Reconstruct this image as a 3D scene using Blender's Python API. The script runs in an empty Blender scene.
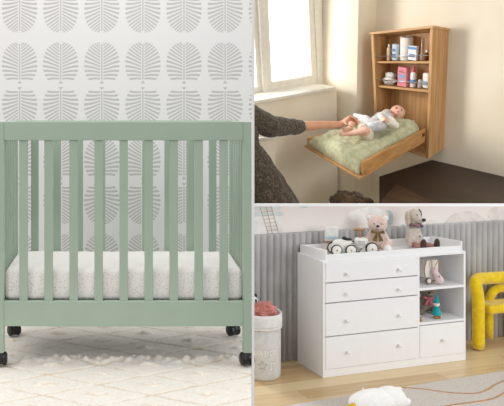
import bpy, bmesh, math, random
from math import sin, cos, pi, sqrt, radians, atan2
from mathutils import Vector, Matrix, noise
random.seed(7)
SC = bpy.context.scene
COL = SC.collection
F, PX, PY = 757.0, 124.0, 100.0          # focal length in pixels and principal point of the 504x406 frame
V = Vector

def at(x, y, Y):
    return V(((x-PX)*Y/F, Y, -(y-PY)*Y/F))

# ------------------------------------------------------------------ frames of the three rooms
class Frame:
    def __init__(s, M): s.M = M; s.I = M.inverted()
    def ray(s, px, py):
        o = s.I @ V((0, 0, 0)); e = s.I @ at(px, py, 1.0)
        return o, (e-o)
    def hit(s, px, py, P0, N):
        o, d = s.ray(px, py); P0 = V(P0); N = V(N)
        return o + d*((P0-o).dot(N)/d.dot(N))
    def x(s, px, py, v=0.): return s.hit(px, py, (v, 0, 0), (1, 0, 0))
    def y(s, px, py, v=0.): return s.hit(px, py, (0, v, 0), (0, 1, 0))
    def z(s, px, py, v=0.): return s.hit(px, py, (0, 0, v), (0, 0, 1))
    def px(s, p):
        w = s.M @ V(p); return (PX+F*w.x/w.y, PY-F*w.z/w.y)
S1 = Frame(Matrix.Identity(4))
S2 = Frame(Matrix.Translation((2.536, 7.702, -.452)) @ Matrix.Rotation(.243, 4, 'X') @ Matrix.Rotation(-.055, 4, 'Y') @ Matrix.Rotation(-.901, 4, 'Z'))
S3 = Frame(Matrix.Translation((1.372, 5.218, -1.917)) @ Matrix.Rotation(.306, 4, 'Z'))

# ------------------------------------------------------------------ mesh builder
class B:
    def __init__(s): s.v = []; s.f = []; s.m = []
    def add(s, vs, fs, mi=0):
        b = len(s.v); s.v += [V(p) for p in vs]; s.f += [tuple(b+i for i in f) for f in fs]; s.m += [mi]*len(fs); return s
    def hexa(s, p, mi=0):  # p: 4 bottom ccw, 4 top
        return s.add(p, [(3, 2, 1, 0), (4, 5, 6, 7), (0, 1, 5, 4), (1, 2, 6, 5), (2, 3, 7, 6), (3, 0, 4, 7)], mi)
    def box(s, x0, x1, y0, y1, z0, z1, mi=0, T=None):
        p = [V(q) for q in ((x0, y0, z0), (x1, y0, z0), (x1, y1, z0), (x0, y1, z0), (x0, y0, z1), (x1, y0, z1), (x1, y1, z1), (x0, y1, z1))]
        if T: p = [T(q) if callable(T) else T @ q for q in p]
        return s.hexa(p, mi)
    def tube(s, pts, r, n=12, closed=False, caps=True, mi=0):
        pts = [V(p) for p in pts]; k = len(pts); rs = r if isinstance(r, (list, tuple)) else [r]*k
        base = len(s.v); up = None; N = None
        for i, p in enumerate(pts):
            a = pts[(i-1) % k] if (closed or i > 0) else p
            c = pts[(i+1) % k] if (closed or i < k-1) else p
            t = (c-a).normalized()
            if N is None:
                h = V((0, 0, 1)) if abs(t.z) < .9 else V((1, 0, 0)); N = t.cross(h).normalized()
            else:
                N = (N - t*N.dot(t)).normalized()
            Bn = t.cross(N)
            for j in range(n):
                a_ = 2*pi*j/n; s.v.append(p + (N*cos(a_)+Bn*sin(a_))*rs[i])
        for i in range(k if closed else k-1):
            for j in range(n):
                a0 = base+i*n+j; a1 = base+i*n+(j+1) % n; i2 = (i+1) % k
                b0 = base+i2*n+j; b1 = base+i2*n+(j+1) % n
                s.f.append((a0, a1, b1, b0)); s.m.append(mi)
        if caps and not closed:
            s.f.append(tuple(base+j for j in range(n))[::-1]); s.m.append(mi)
            s.f.append(tuple(base+(k-1)*n+j for j in range(n))); s.m.append(mi)
        return s
    def cyl(s, p0, p1, r0, r1=None, n=20, mi=0): return s.tube([p0, p1], [r0, r0 if r1 is None else r1], n, mi=mi)
    def sph(s, c, r, n=16, R=None, mi=0):
        if isinstance(r, (int, float)): r = (r, r, r)
        base = len(s.v); c = V(c); m = n//2
        s.v.append(V((0, 0, 1)))
        for i in range(1, m):
            for j in range(n):
                t = pi*i/m; a = 2*pi*j/n; s.v.append(V((sin(t)*cos(a), sin(t)*sin(a), cos(t))))
        s.v.append(V((0, 0, -1)))
        for i in range(base, len(s.v)):
            q = V((s.v[i].x*r[0], s.v[i].y*r[1], s.v[i].z*r[2]))
            s.v[i] = c + (R @ q if R else q)
        for j in range(n):
            s.f.append((base, base+1+j, base+1+(j+1) % n)); s.m.append(mi)
            for i in range(m-2):
                a = base+1+i*n
                s.f.append((a+j, a+n+j, a+n+(j+1) % n, a+(j+1) % n)); s.m.append(mi)
            a = base+1+(m-2)*n
            s.f.append((a+j, len(s.v)-1, a+(j+1) % n)); s.m.append(mi)
        return s
    def lathe(s, prof, n=28, c=(0, 0, 0), R=None, mi=0, sx=1, sy=1):
        base = len(s.v); c = V(c)
        for (r, z) in prof:
            for j in range(n):
                a = 2*pi*j/n; q = V((r*cos(a)*sx, r*sin(a)*sy, z)); s.v.append(c+(R @ q if R else q))
        for i in range(len(prof)-1):
            for j in range(n):
                a = base+i*n; s.f.append((a+j, a+(j+1) % n, a+n+(j+1) % n, a+n+j)); s.m.append(mi)
        s.f.append(tuple(base+j for j in range(n))[::-1]); s.m.append(mi)
        a = base+(len(prof)-1)*n; s.f.append(tuple(a+j for j in range(n))); s.m.append(mi)
        return s
    def grid(s, fn, nu, nv, mi=0, wrap=False):
        base = len(s.v)
        for i in range(nu+1):
            for j in range(nv+1): s.v.append(V(fn(i/nu, j/nv)))
        for i in range(nu):
            for j in range(nv):
                a = base+i*(nv+1)+j; s.f.append((a, a+nv+1, a+nv+2, a+1)); s.m.append(mi)
        return s
    def prism(s, pts, d, mi=0):   # planar polygon, extruded by vector d
        n = len(pts); pts = [V(p) for p in pts]; d = V(d); b = len(s.v)
        s.v += pts + [p+d for p in pts]
        s.f.append(tuple(b+i for i in range(n))); s.m.append(mi)
        s.f.append(tuple(b+n+i for i in range(n))[::-1]); s.m.append(mi)
        for i in range(n):
            j = (i+1) % n; s.f.append((b+i, b+n+i, b+n+j, b+j)); s.m.append(mi)
        return s
    def mesh(s, name, off=None):
        me = bpy.data.meshes.new(name)
        vs = [tuple(p-off) for p in s.v] if off is not None else [tuple(p) for p in s.v]
        me.from_pydata(vs, [], s.f); me.update()
        for i, p in enumerate(me.polygons): p.material_index = s.m[i]
        bm = bmesh.new(); bm.from_mesh(me); bmesh.ops.recalc_face_normals(bm, faces=bm.faces[:]); bm.to_mesh(me); bm.free()
        return me

def finish(o, mats, bevel=0, sub=0, smooth=False, seg=2):
    for m in (mats if isinstance(mats, (list, tuple)) else [mats]): o.data.materials.append(m)
    if smooth:
        for p in o.data.polygons: p.use_smooth = True
    if bevel:
        md = o.modifiers.new('edges', 'BEVEL'); md.width = bevel; md.segments = seg; md.limit_method = 'ANGLE'; md.angle_limit = radians(35)
        if not smooth:
            for p in o.data.polygons: p.use_smooth = True
            wn = o.modifiers.new('normals', 'WEIGHTED_NORMAL'); wn.keep_sharp = False
    if sub:
        md = o.modifiers.new('smooth', 'SUBSURF'); md.levels = sub; md.render_levels = sub
    return o

def props(o, label=None, cat=None, group=None, kind=None):
    if label: o['label'] = label
    if cat: o['category'] = cat
    if group: o['group'] = group
    if kind: o['kind'] = kind
    return o

class Thing:
    """An Empty at the base (in a room's coordinates); parts are built in that room's coordinates."""
    def __init__(s, name, base, frame, label, cat, group=None, rz=0):
        s.e = bpy.data.objects.new(name, None); COL.objects.link(s.e); s.e.empty_display_size = .05
        s.base = V(base); s.rz = rz
        s.e.matrix_world = frame.M @ Matrix.Translation(s.base) @ Matrix.Rotation(rz, 4, 'Z')
        props(s.e, label, cat, group)
    def part(s, name, b, mats, parent=None, local=False, label=None, **k):
        off = V((0, 0, 0)) if local else s.base
        o = bpy.data.objects.new(name, b.mesh(name, off)); COL.objects.link(o)
        o.parent = parent or s.e
        if label: o['label'] = label
        return finish(o, mats, **k)

def single(name, b, mats, frame, base, label=None, cat=None, group=None, kind=None, **k):
    base = V(base)
    o = bpy.data.objects.new(name, b.mesh(name, base)); COL.objects.link(o)
    o.matrix_world = frame.M @ Matrix.Translation(base)
    props(o, label, cat, group, kind)
    return finish(o, mats, **k)

def ico(bm, c, r, R=None, sub=2):
    if isinstance(r, (int, float)): r = (r, r, r)
    M = Matrix.Translation(c) @ (R.to_4x4() if R else Matrix.Identity(4)) @ Matrix.Diagonal((*r, 1))
    return bmesh.ops.create_icosphere(bm, subdivisions=sub, radius=1, matrix=M)['verts']

def flesh(name, caps, voxel=.006, smooth=4, fn=None):
    """One continuous skin grown over tapered limbs and ellipsoids; returns a B."""
    bm = bmesh.new()
    for c in caps:
        if len(c) == 4:
            p0, r0, p1, r1 = c
            t = bmesh.new(); ico(t, V(p0), r0); ico(t, V(p1), r1)
            bmesh.ops.convex_hull(t, input=t.verts[:])
            dead = [v for v in t.verts if not v.link_faces]; bmesh.ops.delete(t, geom=dead, context='VERTS')
            m = bpy.data.meshes.new('t'); t.to_mesh(m); t.free(); bm.from_mesh(m); bpy.data.meshes.remove(m)
        else:
            ico(bm, V(c[0]), c[1], c[2] if len(c) > 2 else None, 3)
    me = bpy.data.meshes.new(name); bm.to_mesh(me); bm.free()
    o = bpy.data.objects.new('tmp', me); COL.objects.link(o)
    md = o.modifiers.new('r', 'REMESH'); md.mode = 'VOXEL'; md.voxel_size = voxel
    if smooth:
        sm = o.modifiers.new('s', 'SMOOTH'); sm.iterations = smooth; sm.factor = .5
    dg = bpy.context.evaluated_depsgraph_get(); ev = o.evaluated_get(dg); m2 = ev.to_mesh()
    b = B(); b.v = [v.co.copy() for v in m2.vertices]; b.f = [tuple(p.vertices) for p in m2.polygons]; b.m = [0]*len(b.f)
    ev.to_mesh_clear(); bpy.data.objects.remove(o); bpy.data.meshes.remove(me)
    if fn: b.v = [fn(v) for v in b.v]
    return b

def bend(pts, n=6):
    """Catmull-Rom smoothing of a polyline."""
    P = [V(p) for p in pts]; P = [P[0]*2-P[1]] + P + [P[-1]*2-P[-2]]; out = []
    for i in range(1, len(P)-2):
        for k in range(n):
            t = k/n; a, b, c, d = P[i-1], P[i], P[i+1], P[i+2]
            out.append(.5*((2*b)+(c-a)*t+(2*a-5*b+4*c-d)*t*t+(3*b-a-3*c+d)*t**3))
    out.append(P[-2]); return out

# ------------------------------------------------------------------ materials
def srgb(c):
    if isinstance(c, (int, float)): c = (c, c, c)
    f = lambda u: (u/255/12.92) if u/255 <= .04045 else ((u/255+.055)/1.055)**2.4
    return tuple(f(u) for u in c)+(1,)

class X:
    """Shader math with operators."""
    def __init__(s, nt, sock): s.nt, s.s = nt, sock
    def _m(s, op, *o):
        n = s.nt.nodes.new('ShaderNodeMath'); n.operation = op
        for i, a in enumerate((s,)+o):
            if isinstance(a, X): s.nt.links.new(a.s, n.inputs[i])
            else: n.inputs[i].default_value = a
        return X(s.nt, n.outputs[0])
    def __add__(s, o): return s._m('ADD', o)
    def __sub__(s, o): return s._m('SUBTRACT', o)
    def __mul__(s, o): return s._m('MULTIPLY', o)
    def __truediv__(s, o): return s._m('DIVIDE', o)
    def __pow__(s, o): return s._m('POWER', o)
    def gt(s, o): return s._m('GREATER_THAN', o)
    def lt(s, o): return s._m('LESS_THAN', o)
    def abs(s): return s._m('ABSOLUTE')
    def frac(s): return s._m('FRACT')
    def floor(s): return s._m('FLOOR')
    def sin(s): return s._m('SINE')
    def max(s, o): return s._m('MAXIMUM', o)
    def min(s, o): return s._m('MINIMUM', o)
    def inv(s): return s*(-1.)+1.
    def step(s, a, b):
        n = s.nt.nodes.new('ShaderNodeMapRange'); n.interpolation_type = 'SMOOTHSTEP'
        s.nt.links.new(s.s, n.inputs[0]); n.inputs[1].default_value = a; n.inputs[2].default_value = b
        return X(s.nt, n.outputs[0])

class Mat:
    def __init__(s, name, color=(200, 200, 200), rough=.5, spec=.5, metal=0, sheen=0, coat=0, trans=0, emis=None):
        s.m = bpy.data.materials.new(name); s.m.use_nodes = True; s.nt = s.m.node_tree
        s.p = s.nt.nodes['Principled BSDF']
        s.p.inputs['Base Color'].default_value = srgb(color); s.p.inputs['Roughness'].default_value = rough
        s.p.inputs['Specular IOR Level'].default_value = spec; s.p.inputs['Metallic'].default_value = metal
        s.p.inputs['Sheen Weight'].default_value = sheen; s.p.inputs['Coat Weight'].default_value = coat
        s.p.inputs['Transmission Weight'].default_value = trans
        if emis: s.p.inputs['Emission Color'].default_value = srgb(emis[0]); s.p.inputs['Emission Strength'].default_value = emis[1]
        s.tc = None; s.h = None
    def coord(s, scale=(1, 1, 1)):
        n = s.nt.nodes
        if not s.tc: s.tc = n.new('ShaderNodeTexCoord')
        mp = n.new('ShaderNodeMapping'); mp.inputs['Scale'].default_value = scale
        s.nt.links.new(s.tc.outputs['Object'], mp.inputs[0]); return mp.outputs[0]
    def xyz(s):
        sp = s.nt.nodes.new('ShaderNodeSeparateXYZ'); s.nt.links.new(s.coord(), sp.inputs[0])
        return [X(s.nt, sp.outputs[i]) for i in range(3)]
    def noise(s, scale=5, detail=3, stretch=(1, 1, 1), rough=.5, dist=0):
        n = s.nt.nodes.new('ShaderNodeTexNoise'); n.inputs['Scale'].default_value = scale; n.inputs['Detail'].default_value = detail
        n.inputs['Roughness'].default_value = rough; n.inputs['Distortion'].default_value = dist
        s.nt.links.new(s.coord(stretch), n.inputs['Vector']); return X(s.nt, n.outputs[0])
    def voro(s, scale=5, stretch=(1, 1, 1)):
        n = s.nt.nodes.new('ShaderNodeTexVoronoi'); n.inputs['Scale'].default_value = scale
        s.nt.links.new(s.coord(stretch), n.inputs['Vector']); return n
    def mix(s, fac, a, b):
        n = s.nt.nodes.new('ShaderNodeMix'); n.data_type = 'RGBA'
        if isinstance(fac, X): s.nt.links.new(fac.s, n.inputs[0])
        else: n.inputs[0].default_value = fac
        for i, c in ((6, a), (7, b)):
            if isinstance(c, (tuple, int, float)): n.inputs[i].default_value = srgb(c)
            else: s.nt.links.new(c, n.inputs[i])
        return n.outputs[2]
    def color(s, sock): s.nt.links.new(sock, s.p.inputs['Base Color']); return s
    def bump(s, x, strength=.3, dist=.01):
        n = s.nt.nodes.new('ShaderNodeBump'); n.inputs['Strength'].default_value = strength; n.inputs['Distance'].default_value = dist
        s.nt.links.new(x.s, n.inputs['Height'])
        if s.h: s.nt.links.new(s.h, n.inputs['Normal'])
        s.h = n.outputs[0]; s.nt.links.new(s.h, s.p.inputs['Normal']); return s

def plain(name, c, rough=.5, var=.04, bs=60, bump=.05, **k):
    M = Mat(name, c, rough, **k)
    c2 = tuple(max(0, min(255, u*(1-var))) for u in c)
    M.color(M.mix(M.noise(bs*.4, 3).step(.35, .65), c, c2)); M.bump(M.noise(bs, 2), bump, .002); return M.m

def fabric(name, c, c2=None, rough=.9, scale=300, bump=.4, sheen=.2, fold=0, spots=.5):
    M = Mat(name, c, rough, .2, sheen=sheen)
    c2 = c2 or tuple(u*.9 for u in c)
    M.color(M.mix((M.noise(scale, 2)*spots+M.noise(scale*.15, 3)*(1-spots)).step(.4, .6), c, c2))
    M.bump(M.noise(scale, 2), bump, .002)
    if fold: M.bump(M.noise(fold, 2, dist=.6), .6, .02)
    return M.m

def wood(name, c, c2, axis='z', scale=9, rough=.4, k=.05):
    M = Mat(name, c, rough)
    st = {'x': (k, 1, 1), 'y': (1, k, 1), 'z': (1, 1, k)}[axis]
    g = M.noise(scale*4, 4, st, .6, .3); w = M.noise(scale*22, 2, st)
    M.color(M.mix((g*.75+w*.25).step(.36, .64), c, c2)); M.bump(w, .08, .002); return M.m

M_green = plain('sage_paint', (163, 181, 164), .42, .02, 12, .01)
M_black = plain('black_rubber', (20, 20, 22), .35, .1)
M_white = plain('white_lacquer', (245, 245, 246), .42, .005, 40, .01)
M_dark = plain('dark_gap', (60, 60, 60), .6)
M_whiteplastic = plain('white_plastic', (236, 234, 228), .4, .02)

# wallpaper: silver palm leaves in rows, mirrored about small triangles
def wallpaper():
    M = Mat('leaf_wallpaper', (228, 227, 227), .6, .3); x, y, z = M.xyz()
    k = 3.75/F
    u = (((x - ((60.7-PX)*k)) / (41.1*k) + .5).frac() - .5).abs() * 41.1
    w = (((z - ((PY-85.3)*k)) / (95.8*k) + .5).frac() - .5).abs() * 95.8
    h = w - 5.7
    e = (h-14.); eh = (e*(1/23.5)).max(e*(-1/19.))
    out = ((u*(1/17.6))**2.3 + (eh.max(0.))**2.3)
    s = h - u*(h*.024+.12) + u*u*.012
    tri = (s/2.9*2*pi).sin()
    lea = (tri - u*.022).step(-.62, -.12) * s.gt(-.4) * out.lt(1.) * u.gt(1.5)
    stem = u.lt(.65) * h.gt(0.) * h.lt(35.5)
    tr = u.lt((w*(-1.)+4.9)*.75) * w.gt(1.8)
    m = lea.max(stem).max(tr)
    M.color(M.mix(m, (226, 225, 225), (190, 189, 188)))
    M.bump(M.noise(200, 2), .05, .002); return M.m
M_wallpaper = wallpaper()

# =================================================================== ROOM 1: the nursery cot
Y1, YW = 2.957, 3.75
def s1(px, py, Y=Y1): return at(px, py, Y)
zf = at(0, 366.6, Y1).z            # floor level
b = B().box(-1.3, at(251.9, 0, YW).x, YW, YW+.1, zf-.05, 1.0)
# right end of the wall follows the edge of the set
single('wall_back', b, M_wallpaper, S1, (0, YW, 0), label='pale wall papered with silver palm leaf motifs', kind='structure').location
wb = bpy.data.objects['wall_back']; wb.data.transform(Matrix.Translation((0, 0, 0)))
fl = B().hexa([V((-1.3, 2.2, zf-.08)), V((at(251.9, 0, 2.2).x, 2.2, zf-.08)), V((at(251.9, 0, YW).x, YW, zf-.08)), V((-1.3, YW, zf-.08)),
               V((-1.3, 2.2, zf-.03)), V((at(251.9, 0, 2.2).x, 2.2, zf-.03)), V((at(251.9, 0, YW).x, YW, zf-.03)), V((-1.3, YW, zf-.03))])
single('floor', fl, plain('screed', (190, 180, 170), .7), S1, (0, 3, zf-.03), label='pale floor under the cream rug', kind='structure')

def rug1():
    def lat(x, y):
        p = (y-2.785)/.2+(x+.29)/.39; q = (y-2.785)/.2-(x+.29)/.39
        dp = abs(p-math.floor(p)-.5); dq = abs(q-math.floor(q)-.5)   # 0 on a line
        tp = abs(p-round(p)); tq = abs(q-round(q))
        return dp, dq, tp, tq
    nu, nv = 250, 260
    def fn(i, j):
        y = 2.25+1.48*j; x0 = -.85; x1 = (251.5-PX)/F*y
        x = x0+(x1-x0)*i
        wx = x+.005*noise.noise(V((x*14, y*14, 0))); wy = y+.005*noise.noise(V((x*14, y*14, 5)))
        dp, dq, tp, tq = lat(wx, wy); br = noise.noise(V((x*30, y*30, 2)))
        line = max(0, 1-dp/.04, 1-dq/.04)
        tuft = max(0, 1-max(tp, tq)/.13)
        h = -.009*line*(.8+.5*br)+.009*min(1, tuft*2)*(1+br)++.002*noise.noise(V((x*75, y*75, 1)))+.0015*noise.noise(V((x*22, y*22, 7)))
        ridge = math.exp(-((y-3.045-.012*sin(x*17))/.028)**2); h += .016*ridge*(.7+1.2*noise.noise(V((x*40, y*40, 9))))
        z = zf-.004+h
        for cx_ in (-.486, .483):                  # pile pressed down under the castors
            for cy_ in (2.974, 3.348):
                d = sqrt((x-cx_)**2+(y-cy_)**2); z = min(z, zf-.0015+max(0, d-.05)*.6)
        return (x, y, z)
    b = B().grid(fn, nu, nv)
    M = Mat('cream_pile', (240, 232, 220), .95, .1, sheen=.3); x, y, z = M.xyz()
    wv = M.noise(14, 1)*.024-.012; wx = x+wv*.4+.29; wy = y+(M.noise(19, 1)*.010-.005)
    p = wy/.2+wx/.39; q = wy/.2-wx/.39
    dp = (p.frac()-.5).abs(); dq = (q.frac()-.5).abs()
    br = M.noise(12, 2).step(.3, .5)
    thin = (dp.min(dq)).step(.0, .045).inv()*br
    tp = ((p+.5).frac()-.5).abs(); tq = ((q+.5).frac()-.5).abs()
    tu = (tp.max(tq)-.10).abs().step(.0, .035).inv()*M.noise(25, 2).step(.38, .5)
    base = M.mix(M.noise(120, 3).step(.3, .7), (246, 240, 232), (236, 228, 217))
    M.color(M.mix((thin*.75).max(tu*.5), base, (214, 190, 160)))
    M.bump(M.noise(260, 2), .4, .004)
    single('rug', b, M.m, S1, (0, 2.785, zf), label='cream shaggy rug with tufted diamond lattice under the green cot', cat='rug', smooth=True)
rug1()

def crib():
    T = Thing('baby_crib', (0, 3.15, zf), S1, 'sage green slatted wooden baby crib on black castors', 'crib')
    k = Y1/F
    def X_(px): return (px-PX)*k
    def Z_(py): return (PY-py)*k
    xl0, xl1, xr0, xr1 = X_(-4.8), X_(3.6), X_(243.6), X_(251.6)
    Yb = 3.341; th = .024
    zt, zb = Z_(121.8), Z_(353.4)
    for nm, (x0, x1), y0 in (('post', (xl0, xl1), Y1), ('post', (xr0, xr1), Y1), ('post', (xl0, xl1), Yb-.01), ('post', (xr0, xr1), Yb-.01)):
        T.part(nm, B().box(x0, x1, y0, y0+.034, zb, zt-(.005 if y0 > 3.1 else 0)), M_green, bevel=.0025)
    T.part('top_rail', B().box(xl1-.001, xr0+.001, Y1+.003, Y1+.030, Z_(140.5), zt+.0005), M_green, bevel=.0025)
    T.part('bottom_rail', B().box(xl1-.001, xr0+.001, Y1+.003, Y1+.030, Z_(326.6), Z_(301.6)), M_green, bevel=.0025)
    T.part('top_rail', B().box(xl1-.001, xr0+.001, Yb-.004, Yb+.020, Z_(140.5)-.006, zt-.005), M_green, bevel=.0025)
    T.part('bottom_rail', B().box(xl1-.001, xr0+.001, Yb-.004, Yb+.020, Z_(326.6), Z_(301.6)), M_green, bevel=.0025)
    w = 8.5*k
    for i in range(9):
        c = X_(23.1+25.15*i)
        T.part('slat', B().box(c-w/2, c+w/2, Y1+.008, Y1+.026, Z_(302.5), Z_(140)), M_green, bevel=.004)
    for i in range(9):
        c = X_(23.1+25.15*i)
        T.part('slat', B().box(c-w/2, c+w/2, Yb, Yb+.016, Z_(302.5), Z_(140)), M_green, bevel=.003)
    for x0, x1 in ((xl0+.006, xl1-.004), (xr0+.004, xr1-.006)):
        T.part('side_rail', B().box(x0, x1, Y1+.032, Yb-.008, Z_(140.5), zt-.006), M_green, bevel=.002)
        T.part('side_rail', B().box(x0, x1, Y1+.032, Yb-.008, Z_(326.6), Z_(301.6)), M_green, bevel=.002)
        for j in range(5):
            yc = Y1+.072+j*.064
            T.part('slat', B().box(x0+.004, x1-.004, yc-.019, yc+.019, Z_(302.5), Z_(140)), M_green, bevel=.003)
    T.part('mattress_support', B().box(xl1+.002, xr0-.002, Y1+.032, Yb-.008, Z_(306), Z_(303)), M_dark)
    hz = zb-zf
    for x, y in ((X_(-.4), Y1+.017), (X_(247.6), Y1+.017), (X_(-.4), Yb+.007), (X_(247.6), Yb+.007)):
        R = Matrix.Rotation(.5 if y > 3.1 else .15, 3, 'Z')
        c = V((x, y, zf+.026))
        o = T.part('castor', B().cyl(c+V((0, 0, .01)), c+V((0, 0, hz-.026)), .007).sph(c+V((0, 0, .004)), (.024, .027, .0265), 20, R), M_black, smooth=True)
        bb = B()
        for s_ in (-1, 1):
            d = R @ V((1, 0, 0))
            bb.tube([c+d*s_*.009, c+d*s_*.013, c+d*s_*.023, c+d*s_*.028], [.0235, .0258, .0252, .016], 24)
        T.part('wheel', bb, M_black, o, smooth=True, bevel=.002)
crib()

def mattress():
    k = Y1/F; x0, x1 = (3.8-PX)*k, (243.5-PX)*k; y0, y1 = Y1+.0325, 3.325; z0, z1 = at(0, 302.6, Y1).z+.001, -.661
    r = .028; b = B(); cx, cy = (x0+x1)/2, (y0+y1)/2
    W, D = (x1-x0)/2, (y1-y0)/2
    rings = []
    for (ins, z) in [(.012, z0), (.003, z0+.006), (0, z0+.018)]: rings.append((ins, z))
    for t in range(0, 91, 15): rings.append((r*(1-cos(radians(t))), z1-r+r*sin(radians(t))))
    for q in (.04, .06, .09, .12): rings.append((q, z1+.004+(q-.04)*.06))
    def rr(ins, n=14):
        R = .018; out = []
        w, d = W-ins, D-ins; R_ = max(.008, R-ins)
        for c, (sx, sy) in enumerate(((1, -1), (1, 1), (-1, 1), (-1, -1))):
            for q in range(n):
                a = -pi/2+c*pi/2+pi/2*q/(n-1)
                out.append(V((cx+sx*(w-R_)+R_*cos(a), cy+sy*(d-R_)+R_*sin(a), 0)))
            # points along the long edge
            if c in (1, 3):
                for q in range(1, 60): 
                    f = q/60; xs = cx+sx*(w-R_)*(1-2*f); out.append(V((xs, cy+sy*d, 0)))
        return out
    base = None; n = 0
    for ins, z in rings:
        ps = rr(ins); n = len(ps)
        for p in ps:
            wr = .0035*noise.noise(V((p.x*22, p.y*22, z*30)))+.002*noise.noise(V((p.x*60, p.y*50, z*20)))
            b.v.append(V((p.x, p.y-wr*(1 if p.y < cy else -1), z+wr*.7)))
    for i in range(len(rings)-1):
        for j in range(n):
            b.f.append((i*n+j, i*n+(j+1) % n, (i+1)*n+(j+1) % n, (i+1)*n+j)); b.m.append(0)
    a = (len(rings)-1)*n; b.f.append(tuple(a+j for j in range(n))); b.m.append(0)
    b.f.append(tuple(range(n))[::-1]); b.m.append(0)
    M = Mat('speckled_sheet', (243, 240, 237), .85, .2, sheen=.1)
    vo = M.voro(190, (1, 1, 1)); d = X(M.nt, vo.outputs['Distance'])
    col = M.nt.nodes.new('ShaderNodeSeparateColor'); M.nt.links.new(vo.outputs['Color'], col.inputs[0])
    rnd = X(M.nt, col.outputs[0]); rnd2 = X(M.nt, col.outputs[1])
    dots = d.lt(.32)*rnd.gt(.5)*M.xyz()[2].lt(.112)  # no speckles on the top: its washed-out glare is put into the colour
    c = M.mix(rnd2, (190, 160, 128), (150, 146, 142))
    M.color(M.mix(dots*.75, (247, 243, 240), c)); M.bump(M.noise(30, 3), .25, .01); M.bump(M.noise(400, 2), .15, .001)
    T = Thing('crib_mattress', (cx, cy, z0), S1, 'white mattress in a speckled fitted sheet inside the green crib', 'mattress')
    T.part('fitted_sheet', b, M.m, smooth=True)
mattress()

# dividers between the rooms: slender white strips
#t1 = B().prism([at(251.9, 0, 2.3), at(254.6, 0, 2.3), at(254.55, 0, 2.33), at(252.0, 0, 2.33)], (0, 0, 0.0001))
M_strip = plain('white_strip', (255, 255, 255), .5, 0, 10, 0)
xa, xb = at(251.9, 0, 2.3).x, at(254.4, 0, 2.3).x
b = B().hexa([V((xa, 2.3, -1.6)), V((xb, 2.3, -1.6)), V((xb, 2.32, -1.6)), V((xa+.003, 2.32, -1.6)), V((xa, 2.3, .7)), V((xb, 2.3, .7)), V((xb, 2.32, .7)), V((xa+.003, 2.32, .7))])
single('trim_1', b, M_strip, S1, (xa, 2.3, 0), label='thin white upright strip between the cot room and the other rooms', kind='structure')
Yh = 4.3
b = B().box(at(252, 0, Yh).x, at(530, 0, Yh).x, Yh, Yh+.02, at(0, 206.4, Yh).z, at(0, 203.9, Yh).z)
single('trim_2', b, M_strip, S1, (2, Yh, at(0, 206.4, Yh).z), label='thin white level strip above the dresser room', kind='structure')

# =================================================================== ROOM 3: the white dresser
W3, H3, D3 = 1.203, .803, .341
WY = .361                              # front of the upholstered wall panel
def P3(px, py, y=0.): return S3.y(px, py, y)
def Z3(px, py, z=0.): return S3.z(px, py, z)
# floor
def floor3():
    M = Mat('oak_planks', (206, 176, 128), .32, .45)
    x, y, z = M.xyz()
    row = (y/.145).floor(); off = (row*.37).frac()*1.1
    xx = ((x+off)/1.1); brd = xx.floor()
    rnd = (((row*12.9898+brd*78.233).sin())*43758.5).frac()
    gap = ((y/.145).frac()-.5).abs().gt(.487).max((xx.frac()-.5).abs().gt(.4985))
    g = M.noise(26, 4, (.06, 1, 1), .6, .4)
    c = M.mix((g*.8+rnd*.45).step(.4, .95), (222, 198, 156), (196, 163, 116))
    kn = M.voro(2.2, (.8, 2.2, 1)); k2 = X(M.nt, kn.outputs['Distance']).lt(.028)
    c = M.mix(k2*.6, c, (110, 74, 42))
    M.color(M.mix(gap*.45, c, (140, 106, 70))); M.bump(gap.inv(), .15, .002)
    b = B()
    a = [Z3(252, 330), Z3(252, 425), Z3(640, 425), Z3(640, 300)]
    b.hexa([V((-1.4, -1.3, -.05)), V((3.2, -1.3, -.05)), V((3.2, .5, -.05)), V((-1.4, .5, -.05)), V((-1.4, -1.3, 0)), V((3.2, -1.3, 0)), V((3.2, .5, 0)), V((-1.4, .5, 0))])
    single('floor', b, M.m, S3, (0, 0, 0), label='light oak plank floor of the dresser room', kind='structure')
floor3()
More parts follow.
